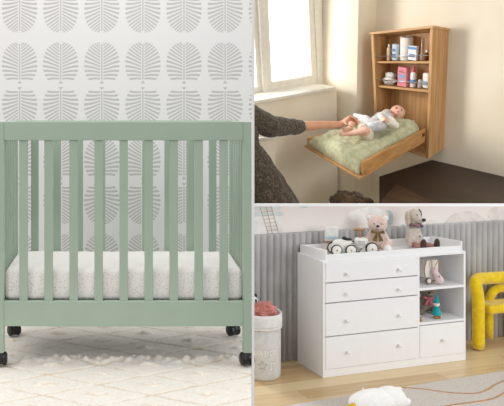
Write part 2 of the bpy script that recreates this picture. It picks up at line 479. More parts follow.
# wall above, with a painted nursery mural; its top stops under the dividing strip
WB = WY+.06
def wall3():
    M = Mat('blush_wall', (238, 228, 223), .8, .2); x, y, z = M.xyz()
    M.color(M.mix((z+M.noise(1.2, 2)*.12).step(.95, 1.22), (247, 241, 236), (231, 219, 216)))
    M.bump(M.noise(120, 2), .05, .002)
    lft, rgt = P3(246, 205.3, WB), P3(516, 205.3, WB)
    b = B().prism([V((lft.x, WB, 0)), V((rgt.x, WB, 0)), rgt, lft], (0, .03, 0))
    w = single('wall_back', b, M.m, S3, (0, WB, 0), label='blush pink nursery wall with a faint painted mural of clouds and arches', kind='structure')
    cols = [(218, 224, 224), (246, 243, 240), (200, 216, 218), (198, 180, 162), (245, 238, 231), (238, 228, 223)]
    mats = [plain('mural_tint', c, .8, .06, 30, .02) for c in cols]
    d = B(); yy = WB-.002
    def poly(pts, mi, dy=0): d.prism([P3(px, py, yy-dy) for px, py in pts], (0, .0015, 0), mi)
    def ell(cx, cy, rx, ry, mi, dy=0, n=28): poly([(cx+rx*cos(2*pi*i/n), cy+ry*sin(2*pi*i/n)) for i in range(n)], mi, dy)
    def ring(cx, cy, r, w_, mi, a0=0, a1=pi, n=20):
        pts = [(cx+r*cos(a0+(a1-a0)*i/n), cy-r*sin(a0+(a1-a0)*i/n)) for i in range(n+1)]
        for i in range(n):
            (xa, ya), (xb, yb) = pts[i], pts[i+1]; f = (r-w_)/r
            poly([(xa, ya), (xb, yb), (cx+(xb-cx)*f, cy+(yb-cy)*f), (cx+(xa-cx)*f, cy+(ya-cy)*f)], mi, .001)
    poly([(250, 217), (282, 216), (283, 240), (250, 240)], 1)
    poly([(250, 206.5), (280, 206.5), (283, 208), (280, 209.8), (250, 210.2)], 0, .001)
    poly([(250, 212.3), (282, 211.6), (285.5, 213.6), (283, 215.8), (250, 217)], 0, .001)
    for (xa, ya, xb, yb) in ((259.5, 206, 268.5, 235), (266, 206, 272.5, 235), (271, 206.5, 279, 235)):
        poly([(xa, ya), (xa+.5, ya), (xb+.5, yb), (xb, yb)], 3, .003)
    for i in range(7):
        y_ = 208+i*3.7; xo = (y_-206)*.3
        poly([(260+xo, y_), (271.5+xo*.9, y_-1), (271.5+xo*.9, y_-.5), (260+xo, y_+.5)], 3, .003)
    poly([(348, 216), (350, 212), (355, 209.5), (362, 208.5), (369, 207), (377, 207.5), (383, 211), (388, 214), (389, 218), (385, 221.5), (376, 223), (362, 223), (352, 221)], 1)
    poly([(386.5, 210), (390, 210.5), (393, 214), (393.5, 219), (392, 224.5), (386.5, 224.6), (388.8, 221), (389.6, 216.5), (388.6, 213)], 2)
    ell(403.5, 225.5, 2, 1.4, 2); ell(304, 206.5, 4, 1.5, 2)
    ring(432, 227, 7, 2, 4); ring(432, 227, 3.5, 1.2, 5)
    ring(466, 236, 25, 25, 5)
    ell(497, 214, 9, 7, 5)
    poly([(418.7, 206), (419.3, 206), (419.3, 229), (418.7, 229)], 4, .002)
    o = bpy.data.objects.new('mural', d.mesh('mural', V((0, WB, 0)))); COL.objects.link(o); o.parent = w; finish(o, mats)
wall3()
def panelling():
    M = Mat('grey_velvet', (176, 175, 176), .85, .2, sheen=.5)
    M.color(M.mix((M.noise(7, 4, (1, 1, .5))).step(.3, .7), (190, 189, 188), (166, 165, 166))); M.bump(M.noise(40, 3, (1, 1, .3)), .25, .004); M.bump(M.noise(250, 2), .2, .001)
    b = B(); x0 = -.55; pw = .0535; n = 50; zt = .938; k = 8
    us = []
    for i in range(n):
        for q in range(k): us.append(i+q/k)
    us.append(n)
    def prof(u):
        f = u-math.floor(u); return .026*(abs(sin(pi*f))**.55)
    zs = [(0.002, 0), (.0025, 1), (zt-.012, 1), (zt-.004, .75), (zt, .35)]
    base = 0
    for z, s in zs:
        for u in us:
            b.v.append(V((x0+u*pw, WY+.03-prof(u)*(.25+.75*s)-(.004*s), z)))
    m = len(us)
    for i in range(len(zs)-1):
        for j in range(m-1): b.f.append((i*m+j, i*m+j+1, (i+1)*m+j+1, (i+1)*m+j)); b.m.append(0)
    b.box(x0, x0+n*pw, WY+.03, WB-.006, .002, zt-.002)
    T = Thing('velvet_panelling', (x0, WY+.03, 0), S3, 'grey velvet channelled wall padding behind the white dresser', 'wall panel')
    T.part('channels', b, M.m, smooth=True)
panelling()

def dresser():
    T = Thing('dresser', (0, 0, 0), S3, 'white changing-table dresser with five drawers and two open shelves', 'dresser')
    t = .018; Wt = M_white
    fx = lambda px, py: P3(px, py, 0.)
    xd = fx(418.7, 300).x                                    # divider between drawers and shelves
    def bx(nm, x0, x1, y0, y1, z0, z1, par=None, mt=Wt, bv=.0015): return T.part(nm, B().box(x0, x1, y0, y1, z0, z1), mt, par, bevel=bv)
    bx('side_panel', 0, t, 0, D3, 0, H3); bx('side_panel', W3-t, W3, 0, D3, 0, H3)
    bx('top', t, W3-t, 0, D3, H3-t, H3)
    bx('back_panel', t, W3-t, D3-.006, D3, .05, H3-t)
    bx('divider', xd-t/2, xd+t/2, .001, D3-.006, .05, H3-t)
    zb = fx(372, 364.6).z
    
    # left drawers, front edges read off the gaps
    xm = (t+xd-t/2)/2
    pxm = S3.px((xm, 0, .4))[0]
    def zline(ya, yb, xa=325.4, xb=417.3):                   # height of a straight joint at both ends
        return (fx(xa, ya).z+fx(xb, yb).z)/2
    zs = [zline(262.3, 256.9), zline(282.8, 276.1), zline(303.4, 295.3), zline(337.4, 327.1), zline(370.6, 358.3)]
    x0, x1 = t+.002, xd-t/2-.002
    bx('plinth', t, W3-t, .0, t, 0.0, zs[4]+.001)
    kn = [((346.1, 273.4), (398.3, 269.2)), ((346, 293.4), (398, 289)), ((346, 320.2), (398.3, 314.8)), ((347, 351.7), (398.3, 345))]
    def drawer(x0, x1, z0, z1, ks, gap=.003):
        o = T.part('drawer', B().box(x0, x1, -.002, .016, z0+gap, z1-gap).box(x0+.01, x1-.01, .016, D3-.03, z0+.012, z1-.02), Wt, bevel=.0015)
        for kx, kz in ks:
            R = Matrix.Rotation(pi/2, 3, 'X')
            T.part('knob', B().lathe([(.006, 0), (.005, .012), (.0115, .018), (.013, .024), (.010, .030), (.002, .0315)], 20, (kx, -.002, kz), R), M_white, o, smooth=True)
    for i in range(4):
        drawer(x0, x1, zs[i+1], zs[i], [(fx(*q).x, fx(*q).z) for q in kn[i]], .0035)
    xr0, xr1 = xd+t/2+.002, W3-t-.002
    z1 = (fx(419.6, 326.2).z+fx(463.2, 321).z)/2; z0 = zs[4]
    drawer(xr0, xr1, z0, z1, [(fx(442, 339.5).x, fx(442, 339.5).z)])
    sh1 = (fx(420.5, 288.3).z+fx(463, 284.8).z)/2; sh2 = z1+.003+.018
    bx('shelf', xr0-.002, xr1+.002, .001, D3-.006, sh1-t, sh1)
    bx('shelf', xr0-.002, xr1+.002, .001, D3-.006, sh2-t, sh2)
    # changing-tray rim on top
    rt = .016; hf, hb, h2 = .030, .055, .073
    zf_ = H3+.041; zbk = H3+.052
    bx('tray_rim', .022+rt, W3-.022-rt, .010, .010+rt, H3, zf_)
    bx('tray_rim', .022+rt, W3-.022-rt, D3-.012, D3-.002, H3, zbk)
    for xa in (.022, W3-.022-rt):
        T.part('tray_rim', B().hexa([V((xa, .008, H3)), V((xa+rt, .008, H3)), V((xa+rt, D3-.002, H3)), V((xa, D3-.002, H3)),
               V((xa, .008, .877)), V((xa+rt, .008, .877)), V((xa+rt, D3-.002, .858)), V((xa, D3-.002, .858))]), Wt, bevel=.002)
    return sh1, sh2
SH1, SH2 = dresser()

M_blush = fabric('blush_plush', (232, 210, 200), (214, 188, 176), scale=220, bump=.5)
M_cream = fabric('cream_plush', (242, 234, 226), (228, 218, 208), scale=220)
M_sock = fabric('white_plush', (247, 246, 244), (240, 238, 236), scale=300, bump=.12)
M_eye = plain('dark_bead', (22, 20, 20), .2, 0)
M_bow = fabric('olive_bow', (132, 110, 66), (86, 72, 42), scale=60, bump=.2)
M_blackline = plain('black_trim', (28, 28, 30), .4)
M_oak = wood('toy_oak', (190, 142, 84), (160, 112, 62), 'x', 10)

def face(T, c, s, fwd, up, eye=.2, ez=.1, ear=None, nose_r=.16, muzzle=None, mats=None): pass

def teddy(name, base, s, rz, label, mbody, mface, mbow, bow=True):
    """A sitting bear, s = height in metres, facing local -y."""
    T = Thing(name, base, S3, label, 'teddy bear', rz=rz)
    v = lambda x, y, z: V((x*s, y*s, z*s))
    caps = [(v(0, .02, .265), v(.23, .19, .25)), (v(0, .01, .42), v(.17, .15, .12)), (v(0, 0, .72), v(.265, .23, .235)),
            (v(-.17, -.02, .45), .085*s, v(-.30, -.09, .18), .088*s), (v(.17, -.02, .45), .085*s, v(.30, -.09, .18), .088*s),
            (v(-.15, -.08, .13), .11*s, v(-.24, -.36, .12), .105*s), (v(.15, -.08, .13), .11*s, v(.24, -.36, .12), .105*s),
            (v(-.21, .02, .90), v(.10, .05, .10)), (v(.21, .02, .90), v(.10, .05, .10)), (v(0, -.20, .67), v(.10, .08, .08))]
    T.part('body', flesh('body', caps, .028*s, 4), mbody, local=True, smooth=True)
    for sx in (-1, 1):
        T.part('ear', B().sph(v(.215*sx, -.022, .90), v(.066, .03, .068), 16), mface, local=True, smooth=True)
        T.part('foot', B().sph(v(.245*sx, -.435, .125), v(.095, .05, .10), 18), mface, local=True, smooth=True)
        T.part('eye', B().sph(v(.095*sx, -.215, .755), .018*s, 10), M_eye, local=True, smooth=True)
    T.part('nose', B().sph(v(0, -.275, .70), v(.05, .03, .035), 14), M_eye, local=True, smooth=True)
    if bow:
        b = B()
        for sx in (-1, 1):
            b.add([v(.01*sx, -.215, .53), v(.17*sx, -.23, .60), v(.19*sx, -.215, .50), v(.01*sx, -.215, .48), v(.01*sx, -.26, .53), v(.15*sx, -.27, .585), v(.16*sx, -.26, .505), v(.01*sx, -.26, .48)],
                  [(0, 1, 2, 3), (4, 5, 6, 7), (0, 1, 5, 4), (1, 2, 6, 5), (2, 3, 7, 6), (3, 0, 4, 7)])
            b.add([v(.0, -.225, .50), v(.05*sx, -.225, .51), v(.15*sx, -.245, .30), v(.03*sx, -.25, .27), v(0, -.245, .50), v(.05*sx, -.245, .51), v(.15*sx, -.262, .30), v(.03*sx, -.268, .27)],
                  [(0, 1, 2, 3), (4, 5, 6, 7), (0, 1, 5, 4), (1, 2, 6, 5), (2, 3, 7, 6), (3, 0, 4, 7)])
        b.sph(v(0, -.245, .51), v(.04, .035, .04), 12)
        T.part('bow', b, mbow, local=True, smooth=True, bevel=.008*s)
    return T
# each toy stands on the dresser top (H3) or a shelf: pick the spot seen just behind the front rim
tx = P3(382.5, 251, .165).x
teddy('teddy_bear', (tx, .225, H3+.002), .268, -.58, 'pink plush teddy bear with an olive bow sitting on the dresser top', M_blush, M_sock, M_bow)

def dog():
    x = P3(415, 245, .21).x
    T = Thing('plush_dog', (x, .222, H3+.002), S3, 'beige plush dog with a tartan collar and pink legs sitting on dresser', 'plush dog', rz=.20)
    T.e.scale = (1.08, 1.08, 1.08)
    v = V; M_d = fabric('oat_plush', (214, 203, 190), (196, 184, 170), scale=200); M_leg = fabric('rose_plush', (200, 150, 136), (180, 130, 118), scale=200)
    M_sole = fabric('brown_sole', (78, 56, 46), (58, 40, 33), scale=160); M_ear = fabric('taupe_ear', (118, 112, 108), (92, 88, 86), scale=160)
    caps = [(v((0, .005, .060)), v((.058, .05, .058))), (v((0, .005, .055)), .05, v((0, .005, .135)), .033),
            (v((0, 0, .135)), .03, v((0, 0, .20)), .036), (v((0, -.004, .225)), v((.043, .046, .048))), (v((0, -.03, .205)), .03, v((0, -.062, .196)), .021),
            (v((-.04, 0, .115)), .017, v((-.066, -.02, .03)), .019), (v((.04, 0, .115)), .017, v((.066, -.02, .03)), .019)]
    T.part('body', flesh('body', caps, .0055, 4), M_d, local=True, smooth=True)
    R1 = Matrix.Rotation(.12, 3, 'Y'); R2 = Matrix.Rotation(-.12, 3, 'Y')
    T.part('ear', B().sph((-.047, .014, .200), (.013, .024, .058), 18, R2), M_d, local=True, smooth=True)
    T.part('ear', B().sph((.054, .004, .218), (.013, .024, .046), 18, R1), M_ear, local=True, smooth=True, label='dark grey ear')
    T.part('nose', B().sph((0, -.084, .203), (.016, .012, .012), 14), M_eye, local=True, smooth=True)
    for sx in (-1, 1): T.part('eye', B().sph((.02*sx, -.045, .235), .0045, 10), M_eye, local=True, smooth=True)
    Mc = Mat('tartan', (120, 90, 100), .8); xx, yy, zz = Mc.xyz()
    ck = ((xx*90).sin().gt(0.))*.5+((zz*140).sin().gt(0.))*.5
    Mc.color(Mc.mix(ck, (150, 110, 112), (74, 72, 96)))
    cb = B().tube([v((.041*cos(a), .041*sin(a)-.002, .163)) for a in [2*pi*i/24 for i in range(24)]], .010, 8, closed=True)
    cb.sph((-.018, -.05, .156), (.018, .008, .012), 10).sph((.018, -.05, .156), (.018, .008, .012), 10)
    T.part('collar', cb, Mc.m, local=True, smooth=True)
    T.part('button', B().sph((0, -.052, .085), (.006, .004, .006), 10), M_eye, local=True, smooth=True)
    for sx, yl in ((-1, -.100), (1, -.128)):
        l = T.part('leg', flesh('leg', [(v((.03*sx, -.03, .028)), .022, v((.05*sx, yl, .024)), .017)], .005, 3), M_leg, local=True, smooth=True)
        T.part('sole', B().sph((.05*sx, yl-.022, .043), (.027, .014, .040), 16), M_sole, l, local=True, smooth=True)
dog()

def ride_on(base, rz):
    T = Thing('toy_car', base, S3, 'white retro ride-on toy car with black-rimmed wheels on dresser top', 'toy car', rz=rz)
    T.e.scale = (1.2, 1.1, 1.2)
    v = V
    # body: long rounded hull along x (nose to the right)
    def hull(u, t):
        xs = -.075+.130*u; r = .043*(max(0, 1-((u-.5)/.5)**4))**.5
        a = 2*pi*t
        return (xs, r*.85*cos(a), .052+r*sin(a))
    T.part('body', B().grid(hull, 16, 20), M_whiteplastic, local=True, smooth=True)
    T.part('seat', B().sph((.018, 0, .094), (.030, .02, .009), 16).sph((.0, 0, .101), (.015, .02, .011), 14), M_blackline, local=True, smooth=True)
    g = B()
    for i in range(3): g.box(.030, .060, -.0375, -.035, .052+i*.010, .057+i*.010)
    T.part('grille', g, plain('grey_slots', (150, 150, 152), .4), local=True)
    for (x, y) in ((-.058, -.045), (.026, -.05), (-.058, .045), (.026, .05)):
        R = Matrix.Rotation(pi/2, 3, 'X')
        w_ = T.part('wheel', B().lathe([(.020, -.006), (.031, -.007), (.034, 0), (.031, .007), (.020, .006)], 28, (x, y, .037), R), M_blackline, local=True, smooth=True, bevel=.001)
        T.part('hubcap', B().lathe([(.001, -.012), (.018, -.0105), (.028, -.0075), (.028, .0075), (.018, .0105), (.001, .012)], 24, (x, y, .037), R), M_whiteplastic, w_, local=True, smooth=True)
        T.part('axle_cap', B().sph((x, y-.0125, .037), (.005, .003, .005), 10), M_oak, w_, local=True, smooth=True)
def scooter(base, rz):
    T = Thing('toy_walker', base, S3, 'white toy trolley with a wooden T-shaped handle between car and teddy', 'toy trolley', rz=rz)
    T.e.scale = (1.22, 1.2, 1.22)
    T.part('body', B().box(-.036, .036, -.03, .03, .040, .100), M_whiteplastic, local=True, bevel=.016, seg=4)
    g = B()
    for i in range(4): g.box(-.028, .012, -.0315, -.0295, .056+i*.008, .060+i*.008)
    T.part('grille', g, plain('grey_slots', (168, 168, 170), .4), local=True)
    T.part('handle', B().cyl((-.006, .0, .094), (-.012, .005, .145), .006).tube([V((-.042, .005, .146)), V((-.012, .005, .150)), V((.022, .005, .146))], .0075, 12), M_oak, local=True, smooth=True)
    R = Matrix.Rotation(pi/2, 3, 'X')
    for (x, y) in ((.050, -.035), (-.018, .038)):
        w_ = T.part('wheel', B().lathe([(.020, -.006), (.036, -.007), (.039, 0), (.036, .007), (.020, .006)], 28, (x, y, .040), R), M_blackline, local=True, smooth=True)
        T.part('hubcap', B().lathe([(.001, -.013), (.018, -.0115), (.032, -.0075), (.032, .0075), (.018, .0105), (.001, .012)], 24, (x, y, .040), R), M_whiteplastic, w_, local=True, smooth=True)
        T.part('axle_cap', B().sph((x, y-.0135, .04), (.005, .003, .005), 10), M_oak, w_, local=True, smooth=True)
def on3(px, y, z=H3+.001): return V((P3(px, 250, y).x, y, z))
ride_on(on3(344.3, .145), -.30)
scooter(on3(361.2, .12), -.25)

# picture block and small box at the left end of the dresser top
def block():
    b0 = on3(331.5, .26); T = Thing('picture_block', b0, S3, 'white card box with a pale blue picture band on a pink box', 'card box', rz=-.3); T.e.scale = (1.15, 1, 1.12)
    T.part('box', B().box(-.042, .042, -.012, .012, .075, .165), plain('white_card', (238, 236, 234), .6), local=True, bevel=.002)
    T.part('picture', B().box(-.042, .042, -.0128, -.012, .087, .104).box(-.022, -.018, -.0132, -.012, .104, .114).box(.02, .024, -.0132, -.012, .104, .114), plain('pale_blue', (190, 212, 222), .6), local=True)
    T2 = Thing('storage_box', b0, S3, 'small blush pink box under the white card box', 'box', rz=-.3); T2.e.scale = (1.15, 1, 1.12)
    T2.part('body', B().box(-.044, .044, -.024, .024, 0, .066), plain('blush_card', (236, 220, 210), .6), local=True, bevel=.003)
    T2.part('lid', B().box(-.046, .046, -.026, .026, .062, .0745), plain('brown_band', (178, 142, 124), .6), local=True, bevel=.002)
block()

# ---- toys in the open shelves
def shelf_toys():
    z = SH1+.001
    # balance wagon with a plywood rim
    c = V((P3(428.8, 280, .13).x, .14, z)); T = Thing('toy_wagon', c, S3, 'white wooden toy pram with plywood rim on the upper open shelf', 'toy pram', rz=.0)
    pts = [(-.055, .172), (-.070, .13), (-.072, .09), (-.060, .045), (-.03, .024), (.02, .022), (.045, .04), (.055, .08), (.055, .172)]
    T.part('body', B().prism([V((x*1.0, -.05, h)) for x, h in pts], (0, .10, 0)), M_whiteplastic, local=True)
    T.part('rim', B().tube(bend([V((x, -.052, h)) for x, h in pts], 4), .0034, 8).tube(bend([V((x, .052, h)) for x, h in pts], 4), .0034, 8), M_oak, local=True, smooth=True)
    R = Matrix.Rotation(pi/2, 3, 'X')
    for x, y in ((-.045, -.062), (.045, -.0), (-.045, .062)):
        w_ = T.part('wheel', B().lathe([(.012, -.007), (.024, -.008), (.026, 0), (.024, .008), (.012, .007)], 24, (x, y, .026), R), plain('taupe_rubber', (120, 108, 96), .6), local=True, smooth=True)
        T.part('hubcap', B().lathe([(.001, -.0115), (.017, -.010), (.0175, .009), (.001, .010)], 20, (x, y, .026), R), M_cream, w_, local=True, smooth=True)
    # pink plush with long strap ears
    c = V((P3(437, 287, .05).x, .055, z)); T = Thing('plush_rabbit', c, S3, 'pink plush rabbit with long looped ears leaning in the upper shelf', 'plush rabbit', rz=-.45)
    Mp = fabric('pale_pink', (232, 208, 210), (216, 190, 194), scale=200)
    R = Matrix.Rotation(-.28, 3, 'Y')
    T.part('body', flesh('b', [(V((.022, 0, .034)), .031, V((-.014, .004, .098)), .021)], .005, 3), Mp, local=True, smooth=True)
    T.part('nose', B().sph((.012, -.029, .066), (.005, .004, .005), 10), M_eye, local=True, smooth=True)
    Mt = fabric('tan_strap', (214, 186, 150), (194, 166, 128), scale=120)
    for dx in (-.022, .026):
        T.part('ear', B().tube(bend([V((-.014, .004, .10)), V((-.02+dx*.5, .006, .135)), V((-.01+dx, .008, .178))], 5), .004, 8), Mt, local=True, smooth=True)
    # lower shelf
    z = SH2+.001
    teddy('teddy_bear', (P3(429.5, 312, .20).x, .225, z), .225, -.45, 'taupe plush teddy bear with a pink bow on the lower shelf', fabric('taupe_plush', (150, 138, 120), (122, 110, 94), scale=180), fabric('taupe_pad', (160, 148, 130), scale=180), fabric('rose_bow', (196, 110, 124), scale=80))
    c = V((P3(437, 318, .05).x, .055, z)); T = Thing('gnome_doll', c, S3, 'wooden gnome doll in teal hat and coat on the lower shelf', 'doll', rz=0)
    Mt = fabric('teal_felt', (30, 172, 176), (20, 150, 156), scale=200); Mw = fabric('white_beard', (240, 236, 232), scale=200)
    T.part('coat', B().lathe([(.034, .030), (.033, .034), (.022, .070), (.015, .088), (.018, .094), (.016, .098)], 28), Mt, local=True, smooth=True)
    T.part('head', B().sph((0, -.002, .106), (.023, .022, .019), 20), Mw, local=True, smooth=True)
    T.part('hat', B().lathe([(.0215, .117), (.019, .124), (.011, .150), (.004, .174), (.001, .180)], 24), Mt, local=True, smooth=True)
    for sx in (-1, 1): T.part('foot', B().sph((.012*sx, -.008, .014), (.014, .02, .014), 16).cyl((.012*sx, 0, .014), (.011*sx, 0, .034), .009), M_oak, local=True, smooth=True)
    c = V((P3(421.5, 321, .02).x+.004, .03, z)); T = Thing('wooden_peg', c, S3, 'small wooden peg toy at the edge of the lower shelf', 'toy')
    T.part('body', B().lathe([(.008, 0), (.010, .004), (.007, .016), (.004, .02)], 16), M_oak, local=True, smooth=True)
    T.part('head', B().sph((0, 0, .025), .007, 14), M_oak, local=True, smooth=True)
shelf_toys()

def basket():
    c = Z3(262.5, 380, 0)
    c = V((c.x, c.y+.0, 0)); c = Z3(261, 374.5, 0)
    T = Thing('laundry_basket', c, S3, 'white fabric toy basket with folded cuff and star print beside dresser', 'basket')
    Mf = fabric('canvas', (222, 221, 217), (206, 205, 202), scale=160, bump=.3)
    Mc = fabric('cuff', (240, 239, 236), (228, 227, 224), scale=160, bump=.3)
    r = .136; h = .415
    T.part('body', B().lathe([(r*.93, .0), (r*.97, .004), (r*.99, .02), (r, .2), (r, h*.95), (r*.97, h*.95), (r*.96, .03), (.001, .028)], 48), Mf, local=True, smooth=True)
    T.part('cuff', B().lathe([(r+.001, h-.070), (r+.008, h-.072), (r+.009, h-.066), (r+.006, h-.05), (r+.010, h-.03), (r+.009, h+.022), (r+.004, h+.03), (r-.008, h+.024), (r-.012, h-.03), (r-.012, h-.06)], 48), Mc, local=True, smooth=True)
    T.part('cord', B().tube([V(((r+.009)*cos(a), (r+.009)*sin(a), h-.052+.002*sin(3*a))) for a in [2*pi*i/40 for i in range(40)]], .003, 6, closed=True), Mf, local=True, smooth=True)
    # mirrored print wrapped round the body
    def wrap(p, z0, th0): th = th0+p.x/r; return V(((r+.0012)*sin(th), -(r+.0012)*cos(th), z0+p.y))
    Mw = plain('white_print', (248, 248, 246), .7, 0); Mg = plain('grey_line', (150, 152, 152), .7)
    ct = 0
    def text(s, z0, th0, size):
        cu = bpy.data.curves.new('t', 'FONT'); cu.body = s; cu.size = size; cu.align_x = 'RIGHT'; cu.extrude = .0004; cu.resolution_u = 3
        o = bpy.data.objects.new('t', cu); COL.objects.link(o); dg = bpy.context.evaluated_depsgraph_get(); dg.update()
        m = o.evaluated_get(dg).to_mesh(); b = B()
        b.v = [wrap(V((-v.co.x-0, v.co.y, 0)), z0, th0)+V((0, -v.co.z, 0)) for v in m.vertices]; b.f = [tuple(p.vertices) for p in m.polygons]; b.m = [0]*len(b.f)
        bpy.data.objects.remove(o); bpy.data.curves.remove(cu); return b
    return T, text, wrap, r, Mw, Mg, c
def basket2():
    T, text, wrap, r, Mw, Mg, c = basket()
    ang = S3.I @ V((0, 0, 0)); d = (V((ang.x, ang.y, 0))-V((c.x, c.y, 0))).normalized(); th = atan2(d.x, -d.y)  # towards the viewer
    # mirrored letters run leftwards from the right-hand side
    def mir(s, z0, x_right, size):
        b = text(s, z0, th, size)
        return b
    # glyphs are mirrored, so align their start at the right
    for s, z0, xs, size in (('TOYS ARE BEST', .172, .106, .052), ('TE', .080, .106, .060)):
        cu = bpy.data.curves.new('t', 'FONT'); cu.body = s; cu.size = size; cu.extrude = .0004; cu.offset = .0004; cu.resolution_u = 3; cu.space_character = 1.1
        o = bpy.data.objects.new('t', cu); COL.objects.link(o); dg = bpy.context.evaluated_depsgraph_get(); dg.update()
        m = o.evaluated_get(dg).to_mesh(); b = B()
        for v in m.vertices: 
            b.v.append(wrap(V((xs-v.co.x*.62, v.co.y, 0)), z0, th)+V((sin(th), -cos(th), 0))*(v.co.z*1.0))
        b.f = [tuple(p.vertices) for p in m.polygons]; b.m = [0]*len(b.f)
        bpy.data.objects.remove(o); bpy.data.curves.remove(cu)
        T.part('lettering', b, Mw, local=True)
    pts = []
    for i in range(10):
        a = pi/2+i*pi/5; q = .033 if i % 2 == 0 else .015
        pts.append((.010+q*cos(a), q*sin(a)))
    full = []
    for i in range(10):
        (xa, ya), (xb, yb) = pts[i], pts[(i+1) % 10]
        for k in range(3): full.append((xa+(xb-xa)*k/3, ya+(yb-ya)*k/3))
    T.part('star', B().tube([wrap(V((x, y, 0)), .108, th) for x, y in full], .0011, 6, closed=True), Mg, local=True)
    b = B(); b.tube([wrap(V((-.045, y, 0)), .075, th) for y in (0, .02, .04)], .0014, 6)
    T.part('lettering', b, Mw, local=True)
    # crumpled rose toy and a small black-and-white plush in the basket
    def crump(u, t):
        a = 2*pi*t; ph = pi*u; n = 1+.30*noise.noise(V((cos(a)*sin(ph)*3.2, sin(a)*sin(ph)*3.2, cos(ph)*3.2)))+.22*noise.noise(V((cos(a)*sin(ph)*8, sin(a)*sin(ph)*8, cos(ph)*8)))
        return V((c.x+.005, c.y-.02, .450))+V((.090*sin(ph)*cos(a)*n, .085*sin(ph)*sin(a)*n, .058*cos(ph)*n))
    Mr = fabric('rose_chenille', (222, 154, 142), (190, 112, 102), scale=120, bump=.5)
    single('plush_flower', B().grid(crump, 30, 44), Mr, S3, V((c.x, c.y, .40)), label='crumpled rose pink plush toy lying in the fabric basket', cat='plush toy', smooth=True)
    pc = c+V((-.030, .098, .490)); T2 = Thing('plush_panda', pc, S3, 'white plush animal with a black eye patch in the basket', 'plush toy')
    T2.part('head', B().sph(pc, (.052, .045, .042), 20), M_sock, smooth=True)
    T2.part('eye', B().sph(pc+V((.02, -.040, .006)), (.009, .008, .017), 12), M_eye, smooth=True)
    T2.part('ear', B().sph(pc+V((.035, 0, .036)), .015, 12), M_eye, smooth=True)
basket2()

def yellow_chair():
    My = Mat('mustard_velvet', (236, 204, 16), .8, .3, sheen=.4)
    My.color(My.mix(My.noise(22, 3).step(.3, .7), (244, 212, 14), (226, 190, 8))); My.bump(My.noise(160, 2), .25, .003)
    b0 = Z3(478, 350, 0); T = Thing('tube_chair', b0, S3, 'yellow velvet chair built of fat padded tubes beside the dresser', 'chair')
    r = .046
    k = 1/ (F/ (S3.M @ b0).y)
    h = .545                                     # arm tube centre height
    yl = b0.y
    def pt(px, py, dy=0): return P3(px, py, yl+dy)
    # front-left leg rising into the top ring
    ring = [pt(478.3, 350, 0), pt(478.4, 320, 0), pt(478, 300, 0), pt(476.8, 290, .0), pt(475.6, 283, .01), pt(478.5, 279, .04), pt(486, 278.3, .06), pt(497, 277.6, .06), pt(515, 277.2, .05), pt(532, 277.5, .03), pt(543, 280, .01), pt(547, 290, 0), pt(546.8, 320, 0), pt(546.6, 344, 0)]
    ring[0].z = .03; ring[-1].z = .03
    rr = bend(ring, 6)
    b = B().tube(rr, r, 20)
    for e in (ring[0], ring[-1]): b.sph(V((e.x, e.y, .032)), (r, r, .030), 20)
    T.part('frame', b, My.m, smooth=True)
    # inner arch of the back
    kk = (S3.M @ pt(500, 300, .13)).y/F
    c0 = pt(500.5, 302, .13); ra = 14.2*kk
    arch = [V((c0.x-ra, c0.y, .034)), V((c0.x-ra, c0.y, c0.z*.5)), V((c0.x-ra, c0.y, c0.z-.03))]
    arch += [V((c0.x-ra*cos(pi*q/12), c0.y, c0.z+ra*sin(pi*q/12))) for q in range(13)]
    arch += [V((c0.x+ra, c0.y, c0.z-.03)), V((c0.x+ra, c0.y, c0.z*.5)), V((c0.x+ra, c0.y, .034))]
    T.part('backrest', B().tube(arch, .033, 20), My.m, smooth=True)
    # seat: thick cushion between the legs
    a = pt(484, 301, .0); c = pt(541, 306, .0); zt = pt(490, 300.8, .10).z; z0 = pt(490, 313, .02).z
    T.part('seat', B().box(pt(487, 305, 0).x, pt(543, 305, 0).x, yl-.035, yl+.15, z0, zt), My.m, bevel=.028, seg=5)
yellow_chair()

def rug3():
    M = Mat('greige_rug', (206, 196, 186), .95, .1, sheen=.3)
    M.color(M.mix(M.noise(160, 3).step(.35, .65), (214, 205, 196), (190, 180, 170))); M.bump(M.noise(200, 2), .5, .004)
    A, Bq = Z3(292, 405.5), Z3(520, 369.2); d = (Bq-A).normalized(); n = V((d.y, -d.x, 0))
    A2, B2 = A-d*.6, Bq+d*.5
    T = Thing('rug', (A.x, A.y, 0), S3, 'greige rug with wavy brown lines in front of the white dresser', 'rug')
    b = B().prism([A2, B2, B2+n*1.0, A2+n*1.0], (0, 0, .008)); T.part('pile', b, M.m, bevel=.003)
    Ml = fabric('brown_line', (196, 152, 106), (174, 130, 86), scale=120)
    for L in ([(352, 398), (366, 392), (380, 388.4), (397, 387.4), (412, 388.2), (424, 389.2), (447, 392.4), (466, 393.6), (479, 392.8), (488, 389.5), (495, 385), (506, 380), (520, 374)],
              [(438, 408), (452, 405), (470, 402.6), (485, 400.5), (496, 397.5), (508, 391), (520, 384)]):
        pts = bend([Z3(x, y, .008) for x, y in L], 5); bb = B()
        for i in range(len(pts)): pass
        prof = []
        vs = []
        for i, p in enumerate(pts):
            t = (pts[min(i+1, len(pts)-1)]-pts[max(i-1, 0)]).normalized(); m = V((t.y, -t.x, 0))*.0075; m.z = 0
            vs += [p+m+V((0, 0, -.002)), p+m*.8+V((0, 0, .003)), p-m*.8+V((0, 0, .003)), p-m+V((0, 0, -.002))]
        fs = []
        for i in range(len(pts)-1):
            for q in range(3): fs.append((i*4+q, i*4+q+1, i*4+q+5, i*4+q+4))
        T.part('line', B().add(vs, fs), Ml, smooth=True)
rug3()

